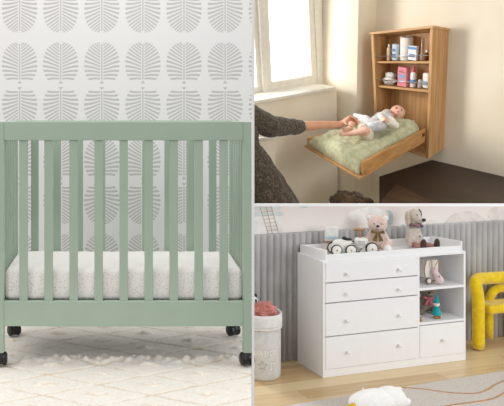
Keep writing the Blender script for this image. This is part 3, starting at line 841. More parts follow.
def floor_plush():
    c = Z3(380, 412, .008); T = Thing('plush_bird', V((c.x, c.y, .016)), S3, 'white plush bird with a yellow beak lying on the greige rug', 'plush toy')
    k = (S3.M @ c).y/F
    v = lambda px, h, dy: V(((px-380)*k, dy, h))
    caps = [(v(374, .066, .0), (.180, .10, .066)), (v(392, .068, .0), (.10, .095, .070)), (v(364, .068, 0), .052, v(376, .074, .01), .060), (v(392, .062, .01), .055, v(404, .045, -.01), .042), (v(362, .06, -.01), .050, v(352, .05, -.03), .042)]
    T.part('body', flesh('b', caps, .007, 5), M_sock, local=True, smooth=True)
    T.part('beak', B().lathe([(.02, 0), (.022, .01), (.015, .035), (.003, .05)], 20, v(347, .062, -.03), Matrix.Rotation(-pi/2, 3, 'Y')), plain('yellow_felt', (226, 178, 40), .8), local=True, smooth=True)
    T.part('tag', B().box(*(lambda p: (p.x-.005, p.x+.005, p.y-.002, p.y+.002, p.z, p.z+.03))(v(361, .120, .01))), M_sock, local=True, bevel=.001)
    T.part('ear', B().sph(v(402, .118, 0), (.024, .02, .012), 14), M_sock, local=True, smooth=True)
    T.part('paw', B().sph(v(409, .040, -.02), (.030, .02, .024), 14), M_sock, local=True, smooth=True)
floor_plush()

# =================================================================== ROOM 2: the fold-down changing table
f2 = S2
# vertical planes of this room, in its own coordinates: cabinet front y=0, right wall y=D2, window wall x=CX
D2, CX = .257, -.173
ZL = -.114                                     # top of the low dark bench along the wall
M_wall2 = Mat('cream_plaster', (232, 221, 198), .8, .2)
M_wall2.color(M_wall2.mix(M_wall2.noise(1.6, 3).step(.3, .7), (236, 226, 206), (229, 216, 192))); M_wall2.bump(M_wall2.noise(60, 3), .06, .003)
M_wall2 = M_wall2.m
M_frame2 = plain('ivory_paint', (232, 226, 212), .4, .03)

def poly2(b, pts, how, val, d, mi=0):
    q = [getattr(f2, how)(px, py, val) for px, py in pts]
    return b.prism(q, d, mi)
def shell2():
    # right-hand wall behind the cabinet
    b = B(); x1 = 2.6
    b.box(CX-.02, x1, D2, D2+.12, -1.2, 2.3)
    single('wall_right', b, M_wall2, S2, (CX, D2, -1.2), label='plain cream wall behind the wooden wall cabinet', kind='structure')
    # window wall: face between the recess and the corner
    e = f2.x(357.3, 60, CX)                    # edge of the recess
    ye = e.y
    b = B().box(CX-.55, CX, ye, D2+.12, -1.2, 2.3)
    single('wall_left', b, M_wall2, S2, (CX, D2, -1.2), label='cream window wall with a deep bright window recess', kind='structure')
    # panel under the sill
    xs = CX-.19
    s0 = f2.x(336, 90, xs)
    b = B(); pts = [(241, 106), (336.5, 88.5), (339, 300), (241, 300)]
    poly2(b, pts, 'x', xs, (-.3, 0, 0))
    single('wall_niche', b, M_wall2, S2, f2.x(336, 200, xs), label='cream wall panel below the window sill', kind='structure')
    b = B(); poly2(b, [(241, 103.5), (336, 86.6), (336, 89.2), (241, 107)], 'x', xs+.035, (-.40, 0, 0))
    single('trim_3', b, M_frame2, S2, f2.x(336, 88, xs), label='ivory window sill', kind='structure', bevel=.004)
    # window: outer frame, mullion, two sashes with panes
    xw = CX-.42
    T = Thing('window_1', f2.x(300, 84, xw), S2, 'tall ivory two-light window with bright white daylight', 'window')
    T.e['kind'] = 'structure'
    def bar(nm, pts, dx=-.07, off=0, par=None, mt=M_frame2, bv=.008):
        b = B(); poly2(b, pts, 'x', xw+off, (dx, 0, 0)); return T.part(nm, b, mt, par, bevel=bv)
    bar('frame', [(311.5, -60), (321, -60), (324, 88), (318.3, 86)])
    bar('frame', [(240, 97.5), (319, 84.3), (319.2, 90.5), (240, 103.5)], off=.001)
    bar('mullion', [(255.5, -60), (262.5, -60), (271, 95), (264, 97)], off=.02)
    s_ = bar('sash', [(306, -60), (312, -60), (318.5, 86), (312, 84)], off=-.012)
    bar('sash', [(262, -60), (266, -60), (272.5, 88), (268.5, 92)], off=-.012)
    bar('sash', [(267, 83), (317.5, 74.5), (318.4, 84.3), (270, 94)], off=-.013)
    bar('sash', [(249, -60), (255.5, -60), (264, 96), (258, 98)], off=-.012)
    bar('sash', [(240, 90), (259, 86.5), (264, 96), (240, 100)], off=-.013)
    Mg = Mat('clear_pane', (255, 255, 255), .05, .5)
    tr = Mg.nt.nodes.new('ShaderNodeBsdfTransparent'); mx = Mg.nt.nodes.new('ShaderNodeMixShader'); mx.inputs[0].default_value = .06
    Mg.nt.links.new(tr.outputs[0], mx.inputs[1]); Mg.nt.links.new(Mg.p.outputs[0], mx.inputs[2]); Mg.nt.links.new(mx.outputs[0], Mg.nt.nodes['Material Output'].inputs[0])
    g = bar('pane', [(264, -60), (310, -60), (316, 80), (271, 89)], dx=-.004, off=-.04, mt=Mg.m, bv=0)
    g = bar('pane', [(236, -60), (252, -60), (261, 91), (240, 95)], dx=-.004, off=-.04, mt=Mg.m, bv=0)
shell2()
def low_cabinet():
    T = Thing('low_cabinet', f2.x(266, 200, CX-.03), S2, 'small cream low cabinet under the window behind the adult', 'cabinet')
    b = B(); poly2(b, [(244, 142), (275.6, 138.8), (276, 230), (244, 240)], 'x', CX-.03, (-.12, 0, 0)); T.part('body', b, M_wall2, bevel=.004)
    b = B(); poly2(b, [(243, 139.6), (276.6, 136.6), (276.6, 138.8), (243, 142)], 'x', CX-.015, (-.15, 0, 0)); T.part('top', b, M_frame2, bevel=.004)
low_cabinet()

def trilin(c, u, w, v):        # corners c[(u,w,v)]
    r = V((0, 0, 0))
    for (a, b_, d), p in c.items():
        r += p*((u if a else 1-u)*(w if b_ else 1-w)*(v if d else 1-v))
    return r
M_oak2z = wood('oak_upright', (204, 160, 108), (178, 130, 80), 'z', 9, .45)
M_oak2x = wood('oak_board', (208, 166, 114), (182, 136, 84), 'x', 9, .45)
M_oak2y = wood('oak_rail', (200, 150, 92), (172, 120, 64), 'y', 9, .4)

fA, fB = f2.y(370.8, 34.5, 0), f2.y(433, 28, 0); fD, fL = f2.y(428.5, 159, 0), f2.y(375.8, 141, 0)
gC, gE = f2.y(449.0, 30.5, D2-.002), f2.y(444, 149, D2-.002)
CC = {(0, 0, 0): fL, (1, 0, 0): fD, (0, 0, 1): fA, (1, 0, 1): fB, (1, 1, 1): gC, (1, 1, 0): gE,
      (0, 1, 1): V((fA.x+gC.x-fB.x, D2-.002, fA.z+gC.z-fB.z)), (0, 1, 0): V((fL.x+gE.x-fD.x, D2-.002, fL.z+gE.z-fD.z))}
def cab(u, w, v): return trilin(CC, u, w, v)
def shelf_v(px, py, u):          # height fraction where the front face is seen at this pixel row
    p = f2.y(px, py, 0); lo, hi = cab(u, 0, 0).z, cab(u, 0, 1).z
    return (p.z-lo)/(hi-lo)
VS1 = (shelf_v(381.4, 60.6, .16)+shelf_v(431, 62.4, .97))/2; VS2 = (shelf_v(381.4, 85.7, .16)+shelf_v(430.6, 92, .97))/2
def cabinet():
    T = Thing('oak_cabinet', cab(.5, .5, 0), S2, 'oak wall cabinet with two railed shelves of baby toiletries', 'cabinet')
    def bx(nm, u0, u1, w0, w1, v0, v1, m, par=None, bv=.003):
        b = B().box(u0, u1, w0, w1, v0, v1, T=lambda q: cab(q.x, q.y, q.z)); return T.part(nm, b, m, par, bevel=bv)
    t = .045
    bx('side_panel', 0, t, 0, 1, 0, 1, M_oak2z); bx('side_panel', 1-t, 1, 0, 1, 0, 1, M_oak2z)
    bx('top', -.012, 1.012, -.05, 1, .998, 1.018, M_oak2x)
    bx('bottom', t, 1-t, .0, 1, 0, .02, M_oak2x)
    bx('back_panel', t, 1-t, .93, 1, .02, .998, M_oak2z)
    bx('shelf', t, 1-t, .12, .93, VS1-.018, VS1, M_oak2x)
    bx('shelf', t, 1-t, .12, .93, VS2-.018, VS2, M_oak2x)
    Mm = plain('brushed_rail', (200, 200, 202), .3, .03, metal=.9)
    for v in (VS1+.045, VS2+.055):
        T.part('guard_rail', B().tube([cab(t, .10, v), cab(1-t, .10, v)], .0045, 10), Mm, smooth=True)
cabinet()

# the fold-down tray
TZ = .144
tc = {(0, 0): V((f2.z(427.8, 141, TZ).x, -.004, TZ)), (1, 0): f2.z(359.7, 180, TZ), (1, 1): f2.z(304, 147, TZ), (0, 1): V((.0, -.004, TZ))}
def tray(s, t, h=0):
    p = V((0, 0, 0))
    for (a, b_), q in tc.items(): p += q*((s if a else 1-s)*(t if b_ else 1-t))
    return p+V((0, 0, h))
def tray_board():
    T = Thing('changing_tray', tray(.5, .5), S2, 'oak fold-down changing tray hanging level from the wall cabinet', 'changing table')
    def bx(nm, s0, s1, t0, t1, h0, h1, m=M_oak2y, h1e=None, bv=.005):
        h = lambda s: h1 if h1e is None else h1+(h1e-h1)*s
        p = [tray(s0, t0, h0), tray(s1, t0, h0), tray(s1, t1, h0), tray(s0, t1, h0), tray(s0, t0, h(0)), tray(s1, t0, h(1)), tray(s1, t1, h(1)), tray(s0, t1, h(0))]
        return T.part(nm, B().hexa(p), m, bevel=bv)
    bx('base_board', .0, 1, 0, 1, 0, .022)
    bx('side_rail', .0, .955, .0, .035, .0225, .135, h1e=.14)
    bx('side_rail', .0, .955, .965, 1, .0225, .10, h1e=.09)
    for i, (s, h) in enumerate(((.93, .05), (.93, .03))):
        T.part('screw', B().sph(tray(s, -.002, h), (.006, .006, .006), 8), plain('steel_screw', (120, 110, 96), .3, metal=.8), smooth=True)
    # hinge plate by the cabinet
    T.part('hinge', B().hexa([tray(.02, -.006, .07), tray(.06, -.006, .07), tray(.06, 0, .07), tray(.02, 0, .07), tray(.02, -.006, .10), tray(.06, -.006, .10), tray(.06, 0, .10), tray(.02, 0, .10)]), plain('dark_hinge', (60, 48, 36), .4), bevel=.002)
tray_board()

def mat_height(s, t):
    e = min(1, max(0, (1.0-s)/.07))**.5*min(1, max(0, s/.03+.3))
    ed = min(1, (min(t-.05, .95-t)+.001)/.14); ed = max(0, ed)**.5
    h = .04+.135*ed*e
    h += .05*math.exp(-((s-.10)/.10)**2)*ed              # pillow-like rise by the cabinet
    return h
def mat():
    def top(u, w):
        s = .03+.95*u; t = .045+.91*w
        h = mat_height(s, t)
        n = noise.noise(V((s*5, t*3.2, 1)))*.026+noise.noise(V((s*13+2*t, t*9, 4)))*.014+noise.noise(V((s*22, t*20, 8)))*.006
        fold = .016*sin(26*t+9*s+3*noise.noise(V((s*3, t*3, 0))))*max(0, s-.62)/.38
        k = min(1, (h-.03)/.05); sag = 0
        p = tray(s, t, 0)
        return p+V((0, 0, max(.027, h+(n+fold)*k)))
    b = B(); nu, nv = 70, 56
    b.grid(top, nu, nv)
    base = len(b.v); per = [i*(nv+1) for i in range(nu+1)]+[nu*(nv+1)+j for j in range(1, nv+1)]+[(nu-i)*(nv+1)+nv for i in range(1, nu+1)]+[nv-j for j in range(1, nv)]
    for q in per: p = b.v[q].copy(); s_ = p; b.v.append(V((p.x, p.y, TZ+.023)))
    n = len(per)
    for i in range(n): b.f.append((per[i], per[(i+1) % n], base+(i+1) % n, base+i)); b.m.append(0)
    b.f.append(tuple(base+i for i in range(n))); b.m.append(0)
    M = fabric('sage_linen', (198, 198, 164), (178, 178, 140), scale=140, bump=.4, fold=9, spots=.2)
    single('changing_mat', b, M, S2, tray(.5, .5, .023), label='wrinkled sage green cloth mat lying on the oak changing tray', cat='changing mat', smooth=True)
mat()

SKIN = Mat('baby_skin', (232, 182, 156), .5, .4); SKIN.p.inputs['Subsurface Weight'].default_value = .15; SKIN.p.inputs['Subsurface Radius'].default_value = (.02, .008, .004); SKIN.p.inputs['Subsurface Scale'].default_value = .5
SKIN.color(SKIN.mix(SKIN.noise(14, 2).step(.35, .65), (234, 188, 164), (226, 172, 148))); SKIN = SKIN.m
M_grey2 = fabric('blue_grey_jersey', (218, 217, 216), (188, 190, 196), scale=60, bump=.2, fold=30)
M_white2 = fabric('white_jersey', (238, 230, 218), (220, 210, 196), scale=120, bump=.2)
M_diap = fabric('cream_pants', (228, 218, 196), (206, 194, 170), scale=120, bump=.2, fold=30)
M_hair = fabric('brown_baby_hair', (120, 84, 62), (96, 64, 46), scale=90)

def Zp(px, py, h): return f2.z(px, py, TZ+h+.050)         # point seen at a pixel, at height h above the tray board
def baby():
    base = Zp(370, 132, .15)
    T = Thing('person', base, S2, 'baby in a blue-grey top lying on its back, bare legs towards the adult', 'person')
    hd = Zp(397.6, 112.2, .215); ch = Zp(383, 119.5, .20); pe = Zp(363.5, 130.5, .185); nk = Zp(390.8, 115.8, .205)
    h1 = Zp(367.5, 135, .18); k1 = Zp(365.5, 130.5, .24); a1 = Zp(348, 134.3, .20); f1 = Zp(341, 133.8, .215)
    h2 = Zp(360.5, 128, .19); k2 = Zp(352.5, 119.2, .27); a2 = Zp(350, 129, .21); f2_ = Zp(344.5, 131, .215)
    s1_ = Zp(390.2, 120.5, .22); e1 = Zp(395.5, 125.5, .23); w1 = Zp(387.5, 121, .28)
    s2_ = Zp(386.5, 113.4, .21); e2 = Zp(379.5, 116, .25); w2 = Zp(383.6, 119.4, .29)
    caps = [(hd, V((.072, .066, .068))), (nk, .030, ch, .045), (ch, .062, pe, .058),
            (pe, .05, h1, .050), (h1, .048, k1, .036), (k1, .036, a1, .021), (a1, .020, f1, .017),
            (pe, .048, h2, .044), (h2, .044, k2, .033), (k2, .033, a2, .020), (a2, .020, f2_, .016),
            (ch, .04, s1_, .034), (s1_, .032, e1, .026), (e1, .025, w1, .019), (w1, .020, w1+V((-.012, .005, .008)), .018),
            (ch, .04, s2_, .034), (s2_, .030, e2, .024), (e2, .023, w2, .018), (w2, .020, w2+V((.012, .0, .006)), .018)]
    # nose, brow, cheeks, mouth side of the face: turned up and towards the viewer
    up = V((0, 0, 1)); cam_d = ((f2.I @ V((0, 0, 0)))-hd).normalized()
    lon = ((hd-ch).normalized()+up*.95).normalized()                       # towards the crown
    fw = (up*.05+cam_d*1.0); fw = (fw-lon*fw.dot(lon)).normalized(); sd = lon.cross(fw).normalized()
    caps += [(hd+fw*.050-lon*.020, .026, hd+fw*.048-lon*.030, .024), (hd+fw*.064-lon*.008, .0085, hd+fw*.057+lon*.008, .006)]
    for s in (-1, 1): caps += [(hd+fw*.043+sd*s*.028-lon*.018, .023, hd+fw*.040+sd*s*.026-lon*.012, .022), (hd+sd*s*.061-lon*.002, .010, hd+sd*s*.060-lon*.012, .008)]
    # toes and fingers
    for f_, a_, q in ((f1, a1, .0042), (f2_, a2, .004)):
        d = (f_-a_).normalized(); u = (up-d*up.dot(d)).normalized(); r = d.cross(u)
        tip = f_+u*.022
        caps.append((f_-u*.010, .014, tip, .012))
        for i in range(5): caps.append((tip+r*(.012-.006*i), .006-.0004*i, tip+u*(.012-.0015*i)+r*(.015-.0075*i), .0056-.0005*i))
    for w_, e_ in ((w1, e1), (w2, e2)):
        d = (w_-e_).normalized(); r = d.cross(cam_d).normalized()
        for i in range(4): caps.append((w_+d*.012+r*(.012-.008*i), .0065, w_+d*.024+r*(.010-.007*i)+cam_d*.010, .0058))
    T.part('body', flesh('b', caps, .0048, 3), SKIN, smooth=True)
    # clothing follows the body
    g = .008
    c1 = [(ch+(nk-ch)*.55, .046, ch, .066+g), (ch, .062+g, pe+(ch-pe)*.20, .061+g), (ch, .05, s1_, .036+g), (ch, .05, s2_, .036+g),
          (Zp(354, 114.5, .27), .012, Zp(366, 120, .235), .045), (Zp(372, 127, .22), .05, Zp(382, 125, .225), .05)]
    rp = flesh('c', c1, .006, 3, lambda v: v+V((1, .4, 1)).normalized()*.006*noise.noise(v*38)); T.part('romper', rp, M_grey2, smooth=True)
    c2 = [(s1_, .034+g, e1, .030+g*.6), (e1, .029+g*.6, w1+(e1-w1)*.25, .026)]
    c3 = [(s2_, .030+g, e2, .026+g*.5), (e2, .025+g*.5, w2+(e2-w2)*.35, .022)]
    T.part('sleeve', flesh('c', c2, .005, 3), M_white2, smooth=True); T.part('sleeve', flesh('c', c3, .005, 3), M_white2, smooth=True)
    c4 = [(pe, .060+g, h1+(pe-h1)*.4, .056+g), (h1, .050+g, h1+(k1-h1)*.35, .047+g*.7), (pe, .05+g, h2, .046+g), (h2, .044+g, h2+(k2-h2)*.25, .042+g*.7)]
    T.part('pants', flesh('c', c4, .006, 3), M_diap, smooth=True)
    Rh = Matrix((sd, -fw, lon)).transposed()
    hb = flesh('c', [(hd+lon*.016-fw*.016, V((.070, .064, .064)), Rh)], .006, 2)
    T.part('hair', hb, M_hair, smooth=True)
    Mlip = plain('lips', (190, 96, 92), .4); Mew = plain('eye_dark', (50, 36, 32), .25)
    for s in (-1, 1):
        T.part('eye', B().sph(hd+fw*.062+sd*s*.024+lon*.008, (.011, .008, .006), 12), Mew, smooth=True)
    T.part('mouth', B().sph(hd+fw*.074-lon*.028, (.013, .011, .006), 12), Mlip, smooth=True)
    return a2, f2_, k2
BA, BF, BK = baby()

def adult():
    """Adult seen from shoulder to knee on the near side, arm reaching to the baby's ankle."""
    Mk = Mat('brown_knit', (92, 82, 72), .95, .1, sheen=.2); n = Mk.voro(70, (1, 1, .6)); dd = X(Mk.nt, n.outputs['Distance'])
    Mk.color(Mk.mix((dd*.8+Mk.noise(26, 3)*.5).step(.3, .8), (108, 97, 82), (72, 62, 51))); Mk.bump(dd, .8, .01); Mk = Mk.m
    wr = f2.I @ at(341.5, 124, (f2.M @ BA).y-.03)
    Yw = (f2.M @ wr).y
    g = lambda px, py, dY: f2.I @ at(px, py, Yw+dY)
    sh = g(244, 112, -.50); el = g(270, 126.5, -.42); cu = g(299, 126.5, -.18)
    T = Thing('person', g(262, 215, -.4), S2, 'adult in a dark brown knitted top holding the baby\'s ankle', 'person')
    k = Yw/F
    head = g(222, 66, -.5); nk = g(226, 92, -.5); chest = g(226, 125, -.50); waist = g(222, 180, -.45); hip = g(236, 232, -.42)
    hip2 = g(268, 250, .05)
    sh2 = g(200, 112, -.25)
    fwh = (wr-head); fwh = (fwh+V((0, 0, .55))).normalized()
    caps = [(head, V((.085, .095, .115))), (head+fwh*.055-V((0, 0, .03)), .055, head+fwh*.04-V((0, 0, .07)), .04), (head+fwh*.10, .016, head+fwh*.115-V((0, 0, .03)), .018), (head-V((0, 0, .06)), .05, nk, .052), (nk, .052, chest, .09), (chest, .15, waist, .155), (waist, .155, hip, .19),
            (chest, .12, sh, .075), (sh, .068, el, .060), (el, .058, cu, .050), (cu, .048, wr, .029), (hip, .17, g(300, 300, -.4), .11), (g(300, 300, -.4), .10, g(300, 370, -.4), .07),
            (hip, .17, g(262, 310, -.3), .11), (g(262, 310, -.3), .10, g(262, 380, -.3), .07), (chest, .12, sh2, .075), (sh2, .065, g(186, 160, -.2), .05), (g(186, 160, -.2), .045, g(196, 195, -.3), .032)]
    # hand: palm over the shin, four fingers curling over, thumb along the side
    palm = g(348, 119.5, -.02); 
    caps += [(wr, .026, palm, .026), (wr+V((0, 0, .004)), .022, palm+V((0, 0, .010)), .020)]
    kn = [g(350, 115.8, -.055), g(352, 116.8, -.03), g(353.6, 118.6, -.01), g(354, 120.8, .005)]
    mid = [g(353.8, 117.2, -.075), g(356.2, 118.8, -.05), g(357.2, 121.2, -.03), g(357.2, 123.4, -.02)]
    tip = [g(356, 120.6, -.085), g(357.8, 122.2, -.065), g(358, 124.2, -.05), g(357, 126, -.04)]
    for a, b_, c in zip(kn, mid, tip):
        caps += [(palm, .012, a, .0105), (a, .0100, b_, .0090), (b_, .0088, c, .0075)]
    th = g(346.5, 124.5, -.06); tt = g(351, 126.4, -.07)
    caps += [(wr+(palm-wr)*.35, .016, th, .0105), (th, .0100, tt, .0082)]
    Ms = plain('adult_skin', (214, 156, 122), .5, .06, 20)
    T.part('body', flesh('b', caps, .0085, 3), Ms, smooth=True)
    c2 = [(nk+(chest-nk)*.3, .07, chest, .12), (chest, .175, waist, .18), (waist, .18, hip, .215), (chest, .14, sh, .095), (sh, .10, el, .098), (el, .096, cu, .068), (sh, .09, g(246, 150, -.46), .13), (g(246, 150, -.46), .13, g(263, 178, -.45), .155), (g(263, 178, -.45), .155, g(282, 218, -.44), .20),
          (chest, .14, sh2, .09), (sh2, .08, g(186, 160, -.2), .065), (hip, .21, g(296, 250, -.4), .09), (g(246, 160, -.45), .08, g(282, 218, -.4), .10)]
    def wob(v): return v+V((.4, .6, 1)).normalized()*(.012*noise.noise(v*11)+.005*noise.noise(v*34))
    T.part('jumper', flesh('c', c2, .012, 3, wob), Mk, smooth=True)
    Mt = fabric('dark_trousers', (58, 54, 52), (44, 40, 38))
    c3 = [(hip, .20, g(300, 300, -.4), .125), (g(300, 300, -.4), .12, g(300, 366, -.4), .085), (hip, .19, g(262, 310, -.3), .125), (g(262, 310, -.3), .12, g(262, 376, -.3), .085)]
    T.part('trousers', flesh('c', c3, .014, 3), Mt, smooth=True)
    Mh = fabric('brown_hair', (84, 60, 44), (60, 42, 30))
    T.part('hair', flesh('c', [(head-fwh*.035+V((0, 0, .025)), V((.098, .10, .11))), (head-fwh*.05, .08, head-fwh*.07-V((0, 0, .15)), .05)], .012, 3), Mh, smooth=True)
adult()

# things standing behind the guard rails
def on_shelf(px, top, w=.38):
    vs = VS1 if top else VS2
    us = [i/60 for i in range(61)]
    u = min(us, key=lambda q: abs(f2.px(cab(q, w, vs))[0]-px))
    p = cab(u, w, vs); p.z += .006
    return p, (f2.M @ p).y/F
GR1, GR2 = 'toiletries on the upper cabinet shelf', 'toiletries on the second cabinet shelf'
def toiletries():
    def start(name, px, top, label, cat, rz=-.0, w=.38):
        p, k = on_shelf(px, top, w); return Thing(name, p, S2, label, cat, GR1 if top else GR2, rz=rz), k
    P = plain
    T, k = start('lotion_bottle', 389, True, 'beige lotion bottle with white cap, at the left end of the top shelf', 'bottle')
    T.part('body', B().lathe([(.017, 0), (.019, .004), (.019, .11), (.016, .128), (.009, .134)], 20), P('beige_plastic', (214, 186, 146), .4), local=True, smooth=True)
    T.part('cap', B().cyl((0, 0, .134), (0, 0, .162), .009), P('cap_white', (238, 234, 226), .4), local=True, bevel=.002)
    T, k = start('wipes_pack', 395.3, True, 'pale blue and white pack between beige bottle and paper roll', 'pack', -.2)
    T.part('body', B().box(-.035, .035, -.022, .022, 0, .165), P('pack_blue', (196, 208, 218), .35), local=True, bevel=.016, seg=4)
    T.part('label_print', B().box(-.025, .025, -.0228, -.0222, .03, .07).box(-.02, .02, -.0228, -.0222, .09, .12), P('pack_print', (92, 128, 176), .4), local=True)
    T, k = start('paper_roll', 406.2, True, 'tall white kitchen paper roll standing on the top shelf', 'paper roll', 0, .57)
    T.e.matrix_world = T.e.matrix_world @ Matrix.Translation((0, 0, .006))
    T.part('body', B().lathe([(.020, 0), (.058, 0), (.060, .004), (.060, .222), (.058, .226), (.020, .226), (.020, .2)], 36), P('paper', (244, 240, 232), .8), local=True, smooth=True, bevel=.003)
    T, k = start('medicine_box', 413.3, True, 'small white and blue carton in front of the paper roll', 'box', -.06, .25)
    T.e.matrix_world = T.e.matrix_world @ Matrix.Translation((0, 0, .005))

    T.part('body', B().box(-.044, .044, -.018, .018, 0, .138), P('carton_white', (232, 234, 236), .45), local=True, bevel=.002)
    T.part('label_print', B().box(-.0442, .0442, -.0188, -.0181, .105, .130).box(-.03, .03, -.0188, -.0181, .03, .062).box(-.0448, -.0441, -.015, .015, .02, .11), P('carton_blue', (96, 142, 196), .45), local=True)
    T, k = start('nasal_spray', 421, True, 'thin white spray tube with long nozzle on the top shelf', 'tube')
    T.part('body', B().lathe([(.013, 0), (.015, .004), (.014, .05), (.008, .085), (.004, .16), (.0015, .225)], 20), P('spray_white', (236, 228, 216), .4), local=True, smooth=True)
    T, k = start('dropper_bottle', 426.6, True, 'small dark brown bottle with white cap, right end of the top shelf', 'bottle')
    T.part('body', B().lathe([(.018, 0), (.020, .003), (.020, .055), (.016, .068), (.008, .072), (.008, .078)], 24), P('brown_glass', (92, 46, 24), .15), local=True, smooth=True)
    T.part('cap', B().cyl((0, 0, .078), (0, 0, .104), .011), P('cap_white', (238, 234, 226), .4), local=True, bevel=.002)
    # second shelf
    def crumple(T, rx, ry, rz_, seed, off=(0, 0, 0)):
        def fn(u, t):
            a = 2*pi*t; ph = pi*u; d = V((sin(ph)*cos(a), sin(ph)*sin(a), cos(ph))); n = 1+.25*noise.noise(d*2.4+V((seed, 0, 0)))+.14*noise.noise(d*6+V((0, seed, 0)))
            return V((d.x*rx*n+off[0], d.y*ry*n+off[1], max(.0, rz_+d.z*rz_*n+off[2])))
        return B().grid(fn, 24, 32)
    T, k = start('folded_cloth', 389.5, False, 'crumpled white and grey cloths heaped at the left of the second shelf', 'cloth')
    Mc = fabric('grey_white_cloth', (232, 228, 222), (168, 164, 160), scale=40, bump=.2, fold=25)
    T.part('body', crumple(T, .066, .045, .042, 1.3), Mc, local=True, smooth=True)
    T.part('upper_fold', crumple(T, .055, .036, .030, 4.1, (.002, .01, .065)), Mc, local=True, smooth=True)
    T, k = start('pink_carton', 403.5, False, 'pink carton with blue printed panel on the second shelf', 'box', -.15)
    T.part('body', B().box(-.052, .052, -.026, .026, 0, .19), P('carton_pink', (226, 138, 150), .45), local=True, bevel=.002)
    T.part('label_print', B().box(-.035, .035, -.0268, -.0261, .085, .12).box(-.03, .01, -.0268, -.0261, .045, .07), P('print_blue', (120, 170, 208), .45), local=True)
    T.part('print_text', B().box(-.036, .036, -.0268, -.0261, .14, .147).box(-.036, .020, -.0268, -.0261, .155, .160), P('print_maroon', (150, 70, 90), .45), local=True)
    T, k = start('cream_bottle', 413.3, False, 'white bottle with blue print and pointed pink nozzle', 'bottle')
    T.part('body', B().lathe([(.025, 0), (.028, .004), (.028, .11), (.024, .135), (.016, .15)], 24), P('bottle_white', (238, 236, 234), .35), local=True, smooth=True)
    T.part('nozzle', B().lathe([(.015, .15), (.013, .165), (.006, .185), (.005, .21), (.002, .222)], 20), P('nozzle_pink', (224, 84, 120), .35), local=True, smooth=True)
    T.part('label_print', B().lathe([(.0284, .04), (.0286, .042), (.0286, .075), (.0284, .077)], 24), P('print_blue2', (110, 160, 210), .4), local=True, smooth=True)
    T, k = start('glass_jar', 419.8, False, 'small clear-grey jar between the nozzle bottle and white pouch', 'jar')
    T.part('body', B().lathe([(.018, 0), (.020, .003), (.020, .05), (.015, .06)], 24), P('jar_grey', (190, 184, 176), .2), local=True, smooth=True)
    T.part('lid', B().cyl((0, 0, .06), (0, 0, .078), .016), P('lid_white', (228, 224, 216), .4), local=True, bevel=.002)
    T, k = start('white_pouch', 426.6, False, 'white pouch with blue label at the right end of second shelf', 'pouch', -.1)
    T.part('body', B().box(-.040, .032, -.024, .024, 0, .15), P('pouch_white', (238, 236, 230), .4), local=True, bevel=.018, seg=4)
    T.part('label_print', B().box(-.026, .022, -.0248, -.0241, .03, .075), P('pouch_blue', (150, 178, 206), .4), local=True)
toiletries()

# below the tray: pale wooden front, a dark bench along the wall, cloths
def below():
    a, c = f2.z(434, 157, ZL), f2.z(379.3, 176.3, ZL)
    d = (c-a).normalized(); n = V((d.y, -d.x, 0)); n = n if n.dot((f2.I @ V((0, 0, 0)))-a) > 0 else -n
    Mw = wood('pale_veneer', (212, 188, 148), (196, 168, 124), 'z', 4, .5)
    h = lambda px, py: f2.hit(px, py, a, n)
    Mb = wood('dark_walnut', (62, 44, 30), (44, 30, 20), 'x', 5, .5)
    a2 = f2.z(436.5, 157.6, ZL); a2.y = D2-.004
    q = [a2, c, f2.z(379.6, 207.5, ZL), f2.z(507, 207.5, ZL), V((f2.z(507, 184, ZL).x, D2-.004, ZL))]
    single('bench', B().prism(q, (0, 0, -.10)), Mb, S2, q[2]+V((0, 0, -.10)), label='long dark brown wooden bench top along the cream wall', cat='bench', bevel=.004)
    # dark box on the bench and a heap of brown cloth
    p = [f2.z(381.5, 203, ZL), f2.z(396, 187, ZL), f2.z(434, 206, ZL), f2.z(384, 207.5, ZL)]
    single('flat_case', B().prism([x+V((0, 0, .002)) for x in p], (0, 0, .03)), wood('case_brown', (84, 60, 40), (60, 42, 28), 'x', 5, .5), S2, p[0]+V((0, 0, .002)), label='flat dark brown case lying on the low bench', cat='case', bevel=.006)
    pc = f2.z(353, 211, TZ-.43)
    def fn(u, t):
        ph = pi*u; a_ = 2*pi*t; d_ = V((sin(ph)*cos(a_), sin(ph)*sin(a_), cos(ph))); r_ = 1+.22*noise.noise(d_*3)+.12*noise.noise(d_*8)
        return pc+V((d_.x*.24*r_, d_.y*.14*r_, d_.z*.17*r_))
    single('blanket', B().grid(fn, 30, 44), fabric('brown_blanket', (96, 74, 50), (64, 48, 32), scale=60, bump=.3, fold=10), S2, pc-V((0, 0, .17)), label='crumpled brown blanket lying under the changing tray', cat='blanket', smooth=True)
below()
WORLD = .8; EXPO = 0
def lights():
    area('window_light', (-1.9, 1.9, 1.3), (0, 3.4, -.3), 1.5, 24, (1, .98, .96))
    area('nursery_daylight', (5.2, 1.6, .2), (2.2, 5.4, -1.5), 1.8, 84, (.93, .97, 1))
    o = f2.M @ V((CX-1.6, -2.4, 1.5)); t = f2.M @ V((CX-.2, 0, .8))
    area('side_daylight', o, t, 1.2, 150, (1, .99, .97), 1.2)
    area('ceiling_lamp', (0, 2.95, 1.5), (0, 2.95, -1), .9, 13, (1, .99, .97))

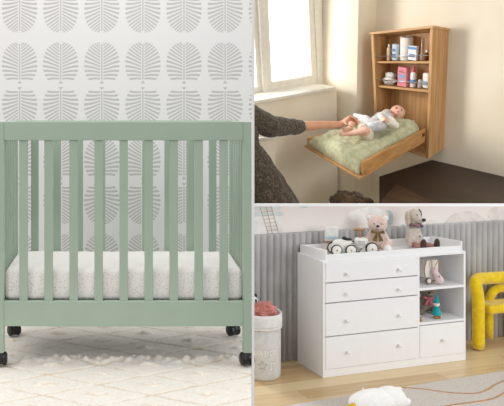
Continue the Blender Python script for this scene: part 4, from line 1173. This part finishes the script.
# =================================================================== camera, light, view
cam = bpy.data.cameras.new('camera'); co = bpy.data.objects.new('camera', cam); COL.objects.link(co)
co.location = (0, 0, 0); co.rotation_euler = (pi/2, 0, 0)
cam.sensor_fit = 'HORIZONTAL'; cam.sensor_width = 36; cam.lens = 36*F/504
cam.shift_x = (252-PX)/504; cam.shift_y = -(203-PY)/504; cam.clip_start = .05; cam.clip_end = 100
SC.camera = co
w = bpy.data.worlds.new('world'); SC.world = w; w.use_nodes = True
bg = w.node_tree.nodes['Background']; bg.inputs[1].default_value = WORLD
nt = w.node_tree; tcw = nt.nodes.new('ShaderNodeTexCoord'); spw = nt.nodes.new('ShaderNodeSeparateXYZ'); mr = nt.nodes.new('ShaderNodeMapRange'); rp_ = nt.nodes.new('ShaderNodeMix')
rp_.data_type = 'RGBA'; nt.links.new(tcw.outputs['Generated'], spw.inputs[0]); nt.links.new(spw.outputs[2], mr.inputs[0]); mr.inputs[1].default_value = -.35; mr.inputs[2].default_value = .15
nt.links.new(mr.outputs[0], rp_.inputs[0]); rp_.inputs[6].default_value = (.34, .31, .27, 1); rp_.inputs[7].default_value = (1, .995, .985, 1); 
# brighter hazy sky low over the horizon on the window side
dt = nt.nodes.new('ShaderNodeVectorMath'); dt.operation = 'DOT_PRODUCT'; nt.links.new(tcw.outputs['Generated'], dt.inputs[0]); dt.inputs[1].default_value = V((.22, 1, .2)).normalized()
m2 = nt.nodes.new('ShaderNodeMapRange'); nt.links.new(dt.outputs['Value'], m2.inputs[0]); m2.inputs[1].default_value = .80; m2.inputs[2].default_value = .95; m2.inputs[3].default_value = WORLD; m2.inputs[4].default_value = 3.6
nt.links.new(m2.outputs[0], bg.inputs[1]); nt.links.new(rp_.outputs[2], bg.inputs[0])   # pale sky over a duller ground
def area(name, loc, target, size, power, col=(1, 1, 1), sy=None):
    l = bpy.data.lights.new(name, 'AREA'); l.energy = power; l.color = col; l.size = size
    if sy: l.shape = 'RECTANGLE'; l.size_y = sy
    o = bpy.data.objects.new(name, l); COL.objects.link(o); o.location = loc
    o.rotation_euler = (V(target)-V(loc)).to_track_quat('-Z', 'Y').to_euler(); return o
lights()
vs = SC.view_settings; vs.view_transform = 'Standard'; vs.look = 'None'; vs.gamma = 1; vs.use_curve_mapping = False; vs.exposure = EXPO
